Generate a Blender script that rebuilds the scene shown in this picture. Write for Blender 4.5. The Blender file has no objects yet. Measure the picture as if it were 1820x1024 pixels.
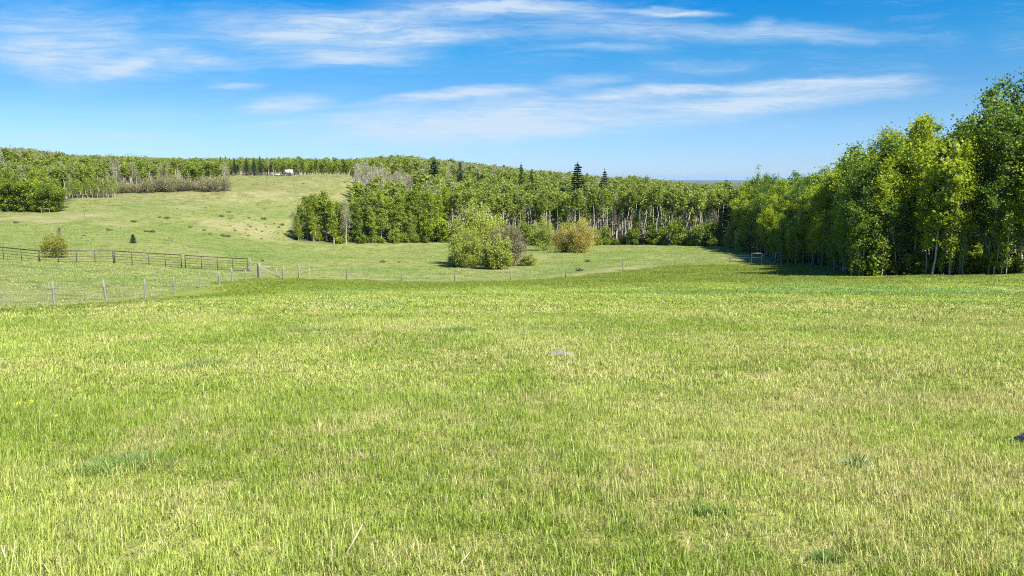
import bpy, math
import numpy as np

rng = np.random.default_rng(11)
sc = bpy.context.scene
COL = sc.collection

# ------------------------------------------------------------------ camera
F = 1350.0                       # focal length in photo pixels (photo is 1820 x 1024)
EYE = np.array([0.0, 0.0, 1.6])
TH = math.atan((512 - 315) / F)  # camera looks slightly down
cd = bpy.data.cameras.new("camera")
cd.sensor_width = 36.0
cd.lens = 36.0 * F / 1820.0
cd.clip_start = 0.05
cd.clip_end = 40000.0
cam = bpy.data.objects.new("camera", cd)
cam.location = EYE
cam.rotation_euler = (math.radians(90) - TH, 0, 0)
COL.objects.link(cam)
sc.camera = cam
FWD = np.array([0, math.cos(TH), -math.sin(TH)])
UP = np.array([0, math.sin(TH), math.cos(TH)])


def ray(u, v):
    return FWD + np.array([1.0, 0, 0]) * (u - 910) / F + UP * (512 - v) / F


def at(u, v, Y):
    d = ray(u, v)
    return EYE + d * (Y / d[1])


# ------------------------------------------------------------------ terrain: heights surveyed at a set of stations, smooth surface through them
STN = [at(u, v, Y) for (u, v, Y) in [
    (97, 543, 36.5), (258, 533, 45), (390, 505, 58.5), (440, 499, 68), (490, 495, 75), (560, 497, 80), (713, 500, 86), (907, 498, 86),
    (1005, 493, 86), (1107, 482, 94), (1200, 471, 102), (1297, 466, 112), (1345, 466, 110), (1420, 472, 95), (1500, 492, 68),
    (1600, 491, 66), (1700, 491, 63), (1820, 488, 60), (2100, 484, 54),
    (0, 466, 73), (-62, 458, 70), (72, 472, 77), (202, 469, 78), (327, 478, 82), (441, 483, 86), (-200, 470, 76), (-300, 560, 36),
    (520, 433, 165), (600, 434, 170), (800, 433, 178), (930, 436, 178), (1100, 436, 182), (1200, 436, 178), (1290, 438, 165),
    (1320, 447, 140), (1380, 462, 112), (400, 440, 140), (650, 460, 125), (850, 475, 110), (1000, 450, 140), (1250, 450, 135),
    (100, 458, 86), (237, 434, 112), (0, 445, 98), (0, 385, 170), (60, 376, 182), (150, 378, 178), (150, 352, 205), (210, 347, 215),
    (400, 345, 220), (300, 380, 180), (300, 420, 130), (450, 395, 178), (420, 360, 215), (400, 314, 300), (500, 313, 305),
    (630, 316, 290), (540, 385, 195), (600, 340, 250), (520, 335, 255), (-200, 390, 170), (-200, 340, 240),
    (-200, 305, 330), (100, 301, 330), (0, 292, 380), (200, 303, 370), (350, 309, 400), (500, 312, 400), (640, 314, 420),
    (720, 310, 470), (850, 325, 440), (1000, 342, 420), (1150, 360, 400), (1300, 380, 350),
    (700, 375, 260), (900, 400, 230), (1000, 400, 250), (1200, 420, 230), (1500, 432, 150), (1700, 440, 110), (1820, 440, 110),
    (2300, 440, 110), (1800, 400, 300), (1500, 395, 350)]]
for x in (-34, -12, 12, 34):
    for y in (-25, 0, 10, 22, 36):
        STN.append(np.array([x, y, -0.115 * y if y >= 0 else -0.09 * y]))
for (x, y, z) in [(-12, 55, -6.6), (12, 55, -6.2), (30, 50, -5.4), (0, 70, -8.0), (25, 75, -8.2), (-300, 0, 2), (300, 0, 2), (300, 200, -10), (-330, 200, 3),
                  (-300, 520, 9), (0, 560, 0), (300, 520, -18), (-150, 560, 5), (150, 560, -14), (-60, -60, 5), (60, -60, 5)]:
    STN.append(np.array([x, y, z], float))
STN = np.array(STN, float)
SC = 100.0


def _ker(r2):
    return 0.5 * r2 * np.log(r2 + 1e-9)


_P = STN[:, :2] / SC
_n = len(_P)
_A = np.zeros((_n + 3, _n + 3))
_d2 = ((_P[:, None] - _P[None]) ** 2).sum(-1)
_A[:_n, :_n] = _ker(_d2) + np.eye(_n) * 2e-3
_A[:_n, _n] = 1
_A[:_n, _n + 1:] = _P
_A[_n:, :_n] = _A[:_n, _n:].T
_W = np.linalg.solve(_A, np.concatenate([STN[:, 2], [0, 0, 0]]))


def smooth(a, b, x):
    t = np.clip((x - a) / (b - a), 0, 1)
    return t * t * (3 - 2 * t)


def height(x, y):
    x = np.atleast_1d(np.asarray(x, float))
    y = np.atleast_1d(np.asarray(y, float))
    xc = np.clip(x, -330, 330)
    yc = np.clip(y, -60, 570)
    out = np.empty(x.shape)
    for i in range(0, x.size, 20000):
        p = np.stack([xc.flat[i:i + 20000], yc.flat[i:i + 20000]], -1) / SC
        d2 = ((p[:, None] - _P[None]) ** 2).sum(-1)
        out.flat[i:i + 20000] = _ker(d2) @ _W[:_n] + _W[_n] + p @ _W[_n + 1:]
    r = np.hypot(x, y)
    amp = smooth(30, 200, r)
    out = out + 0.05 * np.sin(x * 0.9 + 1.3 * np.sin(y * 0.5)) * np.sin(y * 0.7 + np.sin(x * .37)) * (0.35 + amp)
    out = out + amp * 0.25 * np.sin(x * 0.11 + 2.0 * np.sin(y * 0.05)) * np.sin(y * 0.09 + 1.0)
    far = smooth(520, 1500, r)
    plain = -62 + 8 * np.sin(x / 900.0) * np.sin(y / 1300.0)
    return out * (1 - far) + plain * far


def hz(x, y):
    return float(height([x], [y])[0])


def uy(u, Y):
    """Ground point at bearing u (photo column) and distance Y ahead."""
    x = (u - 910) / F * Y
    z = hz(x, Y)
    for _ in range(3):
        c = Y * math.cos(TH) - (z - 1.6) * math.sin(TH)
        x = (u - 910) / F * c
        z = hz(x, Y)
    return np.array([x, Y, z])


def ground_hit(u, v):
    """Where the sight line through (u, v) meets the ground."""
    d = ray(u, v)
    ts = np.concatenate([np.linspace(2, 60, 600), np.linspace(60, 320, 1200)])
    p = EYE + d * ts[:, None]
    below = p[:, 2] < height(p[:, 0], p[:, 1])
    i = int(np.argmax(below))
    return np.array([p[i, 0], p[i, 1], hz(p[i, 0], p[i, 1])])


# where the wood stands, as distance ahead for each bearing
FR_U = [515, 600, 800, 1100, 1290, 1320, 1385, 1420, 1470, 1490, 1512, 1600, 1820, 2100, 2600]
FR_Y = [167, 170, 178, 182, 165, 143, 106, 98, 88, 78, 69, 67, 61, 54, 48]
LB_Y = [160, 172, 200, 240, 290, 318]
LB_U = [512, 515, 530, 590, 636, 640]
LF_U = [-900, 0, 118, 130, 205, 212, 405, 412, 1000]
LF_Y = [180, 180, 182, 206, 212, 224, 226, 316, 318]


def uof(x, y):
    return 910 + F * x / np.maximum(y * 1.0, 1.0)


def depth_in_wood(x, y):
    """> 0 inside the wood: metres (along the view) behind its edge."""
    u = uof(x, y)
    d1 = y - np.interp(u, FR_U, FR_Y)
    lb = np.interp(y, LB_Y, LB_U)
    d1 = np.where(u > lb, np.minimum(d1, (u - lb) / F * y + 0.5), -1.0)
    d1 = np.where(u < 505, -1.0, d1)
    d2 = y - np.interp(u, LF_U, LF_Y)
    return np.maximum(d1, d2)


SKY_U = [-600, -100, 0, 60, 100, 140, 200, 260, 330, 380, 480, 560, 640, 710, 800, 850, 900, 950, 1000, 1050, 1100, 1140, 1180, 1240, 1275, 1300, 1340, 1400, 1440,
         1465, 1480, 1510, 1540, 1570, 1600, 1640, 1680, 1710, 1740, 1780, 1830, 1900, 2600]
SKY_V = [262, 262, 263, 266, 271, 278, 279, 281, 284, 283, 283, 283, 284, 278, 286, 292, 298, 304, 309, 314, 316, 315, 321, 328, 323, 320, 316, 308, 310,
         302, 292, 266, 254, 232, 228, 210, 200, 178, 158, 138, 140, 120, 100]


def top_limit(x, y):
    """Height of the wood's skyline above the datum at that bearing and distance."""
    u = uof(x, y)
    v = np.interp(u, SKY_U, SKY_V)
    tv = math.tan(TH) * 0 + (512 - v) / F
    dy = math.cos(TH) - 0 * tv
    num = -math.sin(TH) + math.cos(TH) * tv
    den = math.cos(TH) + math.sin(TH) * tv
    return 1.6 + y * num / den


# ------------------------------------------------------------------ mesh helpers
def new_mesh(name, V, faces_n, idx, mats=(), mat_index=None, attrs=None, smooth_shade=False):
    """V (n,3); faces_n = loop count per face; idx = flat corner indices."""
    me = bpy.data.meshes.new(name)
    V = np.ascontiguousarray(V, np.float32)
    faces_n = np.asarray(faces_n, np.int32)
    idx = np.ascontiguousarray(idx, np.int32)
    me.vertices.add(len(V))
    me.vertices.foreach_set("co", V.ravel())
    if len(idx):
        me.loops.add(len(idx))
        me.loops.foreach_set("vertex_index", idx)
        me.polygons.add(len(faces_n))
        st = np.zeros(len(faces_n), np.int32)
        st[1:] = np.cumsum(faces_n)[:-1]
        me.polygons.foreach_set("loop_start", st)
        if mat_index is not None:
            me.polygons.foreach_set("material_index", np.ascontiguousarray(mat_index, np.int32))
        if smooth_shade:
            me.polygons.foreach_set("use_smooth", np.ones(len(faces_n), bool))
    for m in mats:
        me.materials.append(m)
    for nm, (ty, arr) in (attrs or {}).items():
        a = me.attributes.new(nm, ty, "POINT")
        arr = np.ascontiguousarray(arr, np.int32 if ty == "INT" else np.float32)
        a.data.foreach_set({"FLOAT": "value", "INT": "value", "FLOAT_VECTOR": "vector", "FLOAT_COLOR": "color"}[ty], arr.ravel())
    me.update(calc_edges=True)
    return me


class Geo:
    """Collects vertices, faces, a material index per face and a tint per vertex."""

    def __init__(s):
        s.V, s.n, s.i, s.m, s.t, s.c = [], [], [], [], [], 0

    def add(s, V, faces_n, idx, mat=0, tint=0.5):
        V = np.asarray(V, float).reshape(-1, 3)
        s.V.append(V)
        s.n.append(np.asarray(faces_n, np.int32))
        s.i.append(np.asarray(idx, np.int64).ravel() + s.c)
        s.m.append(np.full(len(faces_n), mat, np.int32))
        s.t.append(np.broadcast_to(np.asarray(tint, float), (len(V),)).copy())
        s.c += len(V)
        return s

    def arrays(s):
        return np.concatenate(s.V), np.concatenate(s.n), np.concatenate(s.i), np.concatenate(s.m), np.concatenate(s.t)

    def mesh(s, name, mats, smooth_shade=False):
        V, n, i, m, t = s.arrays()
        return new_mesh(name, V, n, i, mats, m, {"tint": ("FLOAT", t)}, smooth_shade)

    def tube(s, pts, rad, sides=6, mat=0, tint=0.5, cap=True):
        pts = np.asarray(pts, float)
        k = len(pts)
        rad = np.broadcast_to(np.asarray(rad, float), (k,))
        tan = np.gradient(pts, axis=0)
        tan /= np.linalg.norm(tan, axis=1)[:, None] + 1e-9
        ref = np.array([0.0, 0, 1]) if abs(tan[:, 2]).mean() < 0.8 else np.array([1.0, 0, 0])
        a = np.cross(tan, ref)
        a /= np.linalg.norm(a, axis=1)[:, None] + 1e-9
        b = np.cross(tan, a)
        ang = np.arange(sides) * 2 * math.pi / sides
        V = pts[:, None] + rad[:, None, None] * (a[:, None] * np.cos(ang)[None, :, None] + b[:, None] * np.sin(ang)[None, :, None])
        V = V.reshape(-1, 3)
        r, q = np.meshgrid(np.arange(k - 1), np.arange(sides), indexing="ij")
        q2 = (q + 1) % sides
        idx = np.stack([r * sides + q, r * sides + q2, (r + 1) * sides + q2, (r + 1) * sides + q], -1).reshape(-1)
        fn = [4] * ((k - 1) * sides)
        if cap:
            idx = np.concatenate([idx, np.arange(sides)[::-1], (k - 1) * sides + np.arange(sides)])
            fn = fn + [sides, sides]
        s.add(V, fn, idx, mat, tint)
        return s

    def box(s, c, size, rz=0.0, mat=0, tint=0.5, rx=0.0):
        hx, hy, hz_ = np.array(size) / 2
        V = np.array([[x, y, z] for x in (-hx, hx) for y in (-hy, hy) for z in (-hz_, hz_)])
        if rx:
            cr, sr = math.cos(rx), math.sin(rx)
            V = V @ np.array([[1, 0, 0], [0, cr, sr], [0, -sr, cr]])
        cz, sz = math.cos(rz), math.sin(rz)
        V = V @ np.array([[cz, sz, 0], [-sz, cz, 0], [0, 0, 1]]) + np.asarray(c, float)
        s.add(V, [4] * 6, [0, 1, 3, 2, 4, 6, 7, 5, 0, 4, 5, 1, 2, 3, 7, 6, 0, 2, 6, 4, 1, 5, 7, 3], mat, tint)
        return s

    def leaves(s, P, ln, wd, r, mat=0, tint=None, flat=0.0, axis=None, axis_w=0.0):
        """Rhombic leaf faces at P, length ln, width wd (arrays); flat pulls normals upward; axis pulls the long side along a direction."""
        P = np.asarray(P, float)
        N = len(P)
        if N == 0:
            return s
        n = r.normal(size=(N, 3))
        n[:, 2] += flat * np.sign(r.random(N) - 0.15) * 1.5
        n /= np.linalg.norm(n, axis=1)[:, None]
        t = r.normal(size=(N, 3))
        if axis is not None:
            t = t * (1 - axis_w) + np.asarray(axis) * axis_w * 1.7
        if axis is None:
            t -= (t * n).sum(1)[:, None] * n
        t /= np.linalg.norm(t, axis=1)[:, None] + 1e-9
        b = np.cross(n, t)
        b /= np.linalg.norm(b, axis=1)[:, None] + 1e-9
        ln = np.broadcast_to(ln, (N,))[:, None] / 2
        wd = np.broadcast_to(wd, (N,))[:, None] / 2
        V = np.stack([P - t * ln, P + b * wd + t * ln * 0.1, P + t * ln, P - b * wd + t * ln * 0.1], 1).reshape(-1, 3)
        tt = r.random(N) if tint is None else np.broadcast_to(tint, (N,))
        s.add(V, np.full(N, 4), np.arange(4 * N), mat, np.repeat(tt, 4))
        return s


def link(name, me, parent=None, loc=None, **props):
    o = bpy.data.objects.new(name, me)
    COL.objects.link(o)
    if parent is not None:
        o.parent = parent
    if loc is not None:
        o.location = tuple(float(c) for c in loc)
    for k, v in props.items():
        o[k] = v
    return o


def thing(name, label, cat, loc, rz=0.0, group=None, scale=1.0):
    o = bpy.data.objects.new(name, None)
    o.empty_display_size = 0.2
    COL.objects.link(o)
    o.location = tuple(float(c) for c in loc)
    o.rotation_euler = (0, 0, rz)
    o.scale = (scale,) * 3 if np.isscalar(scale) else tuple(scale)
    o["label"] = label
    o["category"] = cat
    if group:
        o["group"] = group
    return o


# ------------------------------------------------------------------ materials
class NT:
    def __init__(s, tree):
        s.t = tree
        s.l = tree.links

    def n(s, ty, **kw):
        nd = s.t.nodes.new(ty)
        for k, v in kw.items():
            if k == "ins":
                for key, val in v.items():
                    if hasattr(val, "is_output"):
                        s.l.new(val, nd.inputs[key])
                    else:
                        nd.inputs[key].default_value = val
            else:
                setattr(nd, k, v)
        return nd

    def math(s, op, a, b=0.0, clamp=False):
        nd = s.n("ShaderNodeMath", operation=op, use_clamp=clamp)
        for i, x in enumerate((a, b)):
            if hasattr(x, "is_output"):
                s.l.new(x, nd.inputs[i])
            else:
                nd.inputs[i].default_value = x
        return nd.outputs[0]

    def mix(s, f, a, b, blend="MIX"):
        nd = s.n("ShaderNodeMix", data_type="RGBA", blend_type=blend)
        nd.clamp_factor = True
        for i, x in ((0, f), (6, a), (7, b)):
            if hasattr(x, "is_output"):
                s.l.new(x, nd.inputs[i])
            else:
                nd.inputs[i].default_value = x if i == 0 else (*x, 1.0)[:4]
        return nd.outputs[2]

    def noise(s, vec, scale, detail=4.0, rough=0.55, dist=0.0, out=0):
        nd = s.n("ShaderNodeTexNoise", ins={"Scale": scale, "Detail": detail, "Roughness": rough, "Distortion": dist})
        if vec is not None:
            s.l.new(vec, nd.inputs["Vector"])
        return nd.outputs[out]

    def ramp(s, f, a, b, lo=0.0, hi=1.0):
        nd = s.n("ShaderNodeMapRange", interpolation_type="SMOOTHSTEP")
        s.l.new(f, nd.inputs[0])
        for i, x in ((1, a), (2, b), (3, lo), (4, hi)):
            nd.inputs[i].default_value = x
        return nd.outputs[0]


def material(name):
    m = bpy.data.materials.new(name)
    m.use_nodes = True
    m.node_tree.nodes.clear()
    nt = NT(m.node_tree)
    out = nt.n("ShaderNodeOutputMaterial")
    return m, nt, out


def leaf_material(name, c_dark, c_light, c_odd, odd=0.12, trans=0.35, obj_var=0.5):
    """Leaves: each leaf its own tint, each tree its own shade, some odd leaves."""
    m, nt, out = material(name)
    tint = nt.n("ShaderNodeAttribute", attribute_name="tint").outputs["Fac"]
    rnd = nt.n("ShaderNodeObjectInfo").outputs["Random"]
    pos = nt.n("ShaderNodeNewGeometry").outputs["Position"]
    nz = nt.noise(pos, 0.16, 2.0)
    f = nt.math("ADD", nt.math("MULTIPLY", tint, 0.55), nt.math("MULTIPLY", rnd, obj_var))
    f = nt.math("ADD", f, nt.math("MULTIPLY", nt.math("SUBTRACT", nz, 0.5), 0.9))
    f = nt.math("MULTIPLY", f, 1.0 / (0.55 + obj_var), clamp=True)
    col = nt.mix(f, c_dark, c_light)
    col = nt.mix(nt.ramp(tint, 1.0 - odd, 1.0 - odd + 0.02), col, c_odd)
    p = nt.n("ShaderNodeBsdfPrincipled", ins={"Base Color": col, "Roughness": 0.5, "Specular IOR Level": 0.3})
    tcol = nt.mix(1.0, col, (1.0, 1.0, 0.55), "MULTIPLY")
    tcol2 = nt.n("ShaderNodeHueSaturation", ins={"Color": tcol, "Value": 1.3}).outputs[0]
    t = nt.n("ShaderNodeBsdfTranslucent", ins={"Color": tcol2})
    mx = nt.n("ShaderNodeMixShader", ins={0: trans, 1: p.outputs[0], 2: t.outputs[0]})
    nt.l.new(mx.outputs[0], out.inputs[0])
    return m


def bark_material(name, c1, c2, scar=(0.05, 0.045, 0.04), amount=0.5):
    m, nt, out = material(name)
    tc = nt.n("ShaderNodeTexCoord").outputs["Object"]
    mp = nt.n("ShaderNodeMapping", ins={"Vector": tc, "Scale": (1, 1, 3.0)}).outputs[0]
    a = nt.noise(mp, 3.0, 5)
    b = nt.noise(mp, 1.1, 3)
    rnd = nt.n("ShaderNodeObjectInfo").outputs["Random"]
    col = nt.mix(nt.math("MULTIPLY", nt.math("ADD", b, rnd), 0.5), c1, c2)
    col = nt.mix(nt.math("MULTIPLY", nt.ramp(a, 0.56, 0.66), amount), col, scar)
    p = nt.n("ShaderNodeBsdfPrincipled", ins={"Base Color": col, "Roughness": 0.85, "Specular IOR Level": 0.15})
    nt.l.new(p.outputs[0], out.inputs[0])
    return m


def plain_material(name, c1, c2, scale=8.0, rough=0.7, metal=0.0, stretch=(1, 1, 1), bump=0.0):
    m, nt, out = material(name)
    tc = nt.n("ShaderNodeTexCoord").outputs["Object"]
    mp = nt.n("ShaderNodeMapping", ins={"Vector": tc, "Scale": stretch}).outputs[0]
    a = nt.ramp(nt.noise(mp, scale, 6, 0.65), 0.3, 0.7)
    col = nt.mix(a, c1, c2)
    p = nt.n("ShaderNodeBsdfPrincipled", ins={"Base Color": col, "Roughness": rough, "Metallic": metal})
    if bump:
        bp = nt.n("ShaderNodeBump", ins={"Height": a, "Strength": bump, "Distance": 0.02})
        nt.l.new(bp.outputs[0], p.inputs["Normal"])
    nt.l.new(p.outputs[0], out.inputs[0])
    return m


# the meadow's colour as a function of the place: shared by the soil sheet and the blades that grow on it
def meadow_group():
    g = bpy.data.node_groups.new("meadow_colour", "ShaderNodeTree")
    g.interface.new_socket("Colour", in_out="OUTPUT", socket_type="NodeSocketColor")
    g.interface.new_socket("Dry", in_out="OUTPUT", socket_type="NodeSocketFloat")
    nt = NT(g)
    go = nt.n("NodeGroupOutput")
    pos = nt.n("ShaderNodeNewGeometry").outputs["Position"]
    flat = nt.n("ShaderNodeVectorMath", operation="MULTIPLY", ins={0: pos, 1: (1, 1, 0)}).outputs[0]
    big = nt.noise(flat, 0.11, 3, 0.55, 0.6)
    midn = nt.noise(flat, 0.55, 4, 0.6, 0.5)
    fine = nt.noise(flat, 2.6, 4, 0.6)
    odd = nt.noise(nt.n("ShaderNodeVectorMath", operation="ADD", ins={0: flat, 1: (31.0, 7.0, 0)}).outputs[0], 0.25, 3, 0.6, 0.4)
    sep = nt.n("ShaderNodeSeparateXYZ", ins={0: pos})
    x, y = sep.outputs[0], sep.outputs[1]
    right = nt.math("MULTIPLY", nt.ramp(nt.math("DIVIDE", x, nt.math("MAXIMUM", y, 3.0)), -0.05, 0.45), nt.ramp(y, 26.0, 9.0))
    lush_far = nt.ramp(y, 24.0, 60.0)
    dry = nt.math("ADD", nt.math("MULTIPLY", big, 0.7), nt.math("MULTIPLY", midn, 0.75))
    dry = nt.math("ADD", dry, nt.math("MULTIPLY", fine, 0.80))
    dry = nt.math("ADD", dry, nt.math("MULTIPLY", right, 0.10))
    dry = nt.math("SUBTRACT", dry, nt.math("MULTIPLY", lush_far, 0.16))
    dryf = nt.ramp(dry, 1.00, 1.46)
    green = nt.mix(nt.ramp(odd, 0.38, 0.62), (0.165, 0.232, 0.034), (0.255, 0.312, 0.072))
    green = nt.mix(nt.ramp(nt.noise(flat, 0.07, 2, 0.5, 0.8), 0.56, 0.68), green, (0.150, 0.255, 0.062))
    col = nt.mix(nt.math("MULTIPLY", dryf, 0.65), green, (0.39, 0.375, 0.165))
    strip = nt.ramp(nt.math("ADD", y, nt.math("MULTIPLY", nt.math("SUBTRACT", big, 0.5), 30.0)), 46.0, 64.0)
    byfence = nt.math("MULTIPLY", nt.ramp(nt.math("ADD", x, nt.math("MULTIPLY", nt.math("SUBTRACT", midn, 0.5), 6.0)), -13.5, -18.5), nt.ramp(y, 22.0, 30.0))
    strip = nt.math("MAXIMUM", strip, nt.math("MULTIPLY", byfence, 0.9))
    col = nt.mix(nt.math("MULTIPLY", strip, 0.75), col, (0.108, 0.152, 0.012))
    lushx = nt.math("ADD", nt.math("SUBTRACT", y, nt.math("MULTIPLY", x, LUSH[1])), nt.math("MULTIPLY", nt.math("SUBTRACT", big, 0.5), 16.0))
    lush = nt.math("MULTIPLY", nt.ramp(nt.math("ABSOLUTE", nt.math("SUBTRACT", lushx, LUSH[0])), 3.2, 0.8), nt.ramp(x, 2.0, 9.0))
    col = nt.mix(nt.math("MULTIPLY", lush, 0.6), col, (0.105, 0.190, 0.040))
    nt.l.new(col, go.inputs[0])
    nt.l.new(dryf, go.inputs[1])
    return g


_a, _b = ground_hit(1120, 521), ground_hit(1780, 522)
_k = (_b[1] - _a[1]) / (_b[0] - _a[0])
LUSH = (_a[1] - _k * _a[0], _k)
print("lush line", _a, _b, LUSH)


def pasture_group():
    g = bpy.data.node_groups.new("pasture_colour", "ShaderNodeTree")
    g.interface.new_socket("Colour", in_out="OUTPUT", socket_type="NodeSocketColor")
    nt = NT(g)
    go = nt.n("NodeGroupOutput")
    pos = nt.n("ShaderNodeNewGeometry").outputs["Position"]
    z = nt.n("ShaderNodeSeparateXYZ", ins={0: pos}).outputs[2]
    flat = nt.n("ShaderNodeVectorMath", operation="MULTIPLY", ins={0: pos, 1: (1, 1, 0)}).outputs[0]
    n1 = nt.noise(flat, 0.035, 4, 0.6, 0.6)
    n2 = nt.noise(flat, 0.13, 5, 0.7, 0.4)
    n3 = nt.noise(flat, 0.5, 4, 0.7)
    n4 = nt.noise(nt.n("ShaderNodeVectorMath", operation="ADD", ins={0: flat, 1: (50.0, 9.0, 0)}).outputs[0], 0.09, 4, 0.65, 0.8)
    pa = nt.mix(nt.ramp(n1, 0.38, 0.62), (0.104, 0.150, 0.036), (0.150, 0.172, 0.056))
    pa = nt.mix(nt.math("MULTIPLY", nt.ramp(n2, 0.42, 0.66), 0.7), pa, (0.168, 0.188, 0.070))
    hill = nt.math("MULTIPLY", nt.ramp(z, -7.6, -3.5), nt.ramp(n4, 0.36, 0.60, 0.25, 1.0))
    pa = nt.mix(nt.math("MULTIPLY", hill, 0.8), pa, (0.180, 0.170, 0.082))
    pa = nt.mix(nt.math("MULTIPLY", nt.ramp(n3, 0.48, 0.64), 0.65), pa, (0.082, 0.098, 0.034))
    pa = nt.mix(nt.math("MULTIPLY", nt.ramp(n3, 0.48, 0.32), 0.40), pa, (0.205, 0.215, 0.095))
    nt.l.new(pa, go.inputs[0])
    return g


MEADOW = meadow_group()
PASTURE = pasture_group()


def grass_material(name="grass_blades", group=None, dry=0.31):
    m, nt, out = material(name)
    g = nt.n("ShaderNodeGroup")
    g.node_tree = group or MEADOW
    tint = nt.n("ShaderNodeAttribute", attribute_name="tint").outputs["Fac"]
    base = g.outputs[0]
    v = nt.ramp(tint, 0.0, 0.75, 0.44, 1.54) if group is None else nt.ramp(tint, 0.0, 0.7, 1.25, 2.2)
    col = nt.n("ShaderNodeHueSaturation", ins={"Color": base, "Value": v, "Saturation": 1.04}).outputs[0]
    thr = nt.math("SUBTRACT", 0.875, nt.math("MULTIPLY", g.outputs[1], dry)) if group is None else nt.math("ADD", 0.92, 0.0)
    isdry = nt.math("GREATER_THAN", tint, thr)
    straw = nt.mix(nt.n("ShaderNodeMath", operation="FRACT", ins={0: nt.math("MULTIPLY", tint, 97.0)}).outputs[0], (0.36, 0.29, 0.12), (0.58, 0.52, 0.28))
    col = nt.mix(isdry, col, straw)
    p = nt.n("ShaderNodeBsdfPrincipled", ins={"Base Color": col, "Roughness": 0.45, "Specular IOR Level": 0.35})
    t = nt.n("ShaderNodeBsdfTranslucent", ins={"Color": nt.mix(1.0, col, (1.15, 1.15, 0.6), "MULTIPLY")})
    mx = nt.n("ShaderNodeMixShader", ins={0: 0.35, 1: p.outputs[0], 2: t.outputs[0]})
    nt.l.new(mx.outputs[0], out.inputs[0])
    return m


def ground_material():
    m, nt, out = material("meadow_ground")
    g = nt.n("ShaderNodeGroup")
    g.node_tree = MEADOW
    za = nt.n("ShaderNodeAttribute", attribute_name="zone").outputs["Color"]
    zs = nt.n("ShaderNodeSeparateColor", ins={0: za})
    past, litter, bare = zs.outputs[0], zs.outputs[1], zs.outputs[2]
    pos = nt.n("ShaderNodeNewGeometry").outputs["Position"]
    n1 = nt.noise(pos, 0.05, 4, 0.6, 0.5)
    n2 = nt.noise(pos, 0.35, 5, 0.65)
    n3 = nt.noise(pos, 1.6, 4, 0.7)
    n4 = nt.noise(pos, 12.0, 3, 0.7)
    # near soil under the blades: thatch and earth showing between
    thatch = nt.mix(nt.ramp(n4, 0.35, 0.65), (0.05, 0.045, 0.018), (0.26, 0.21, 0.09))
    near = nt.mix(nt.ramp(nt.n("ShaderNodeSeparateXYZ", ins={0: pos}).outputs[1], 14.0, 50.0, 0.35, 0.75), thatch, g.outputs[0])
    near = nt.mix(nt.math("MULTIPLY", nt.ramp(n3, 0.5, 0.75), 0.3), near, (0.09, 0.14, 0.02))
    # pasture beyond the fence: cropped, paler
    pg = nt.n("ShaderNodeGroup")
    pg.node_tree = PASTURE
    pa = pg.outputs[0]
    col = nt.mix(past, near, pa)
    dryc = nt.mix(nt.ramp(n2, 0.35, 0.65), (0.190, 0.165, 0.080), (0.255, 0.225, 0.125))
    col = nt.mix(nt.math("MULTIPLY", bare, nt.ramp(n3, 0.2, 0.6, 0.5, 1.0)), col, dryc)
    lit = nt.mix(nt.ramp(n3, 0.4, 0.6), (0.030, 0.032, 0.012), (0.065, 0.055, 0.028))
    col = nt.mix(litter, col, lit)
    p = nt.n("ShaderNodeBsdfPrincipled", ins={"Base Color": col, "Roughness": 0.95, "Specular IOR Level": 0.05})
    bh = nt.math("ADD", nt.math("MULTIPLY", n3, 0.35), nt.math("MULTIPLY", n4, 0.08))
    bp = nt.n("ShaderNodeBump", ins={"Height": bh, "Strength": 0.6, "Distance": 0.5})
    nt.l.new(bp.outputs[0], p.inputs["Normal"])
    nt.l.new(p.outputs[0], out.inputs[0])
    return m


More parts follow.
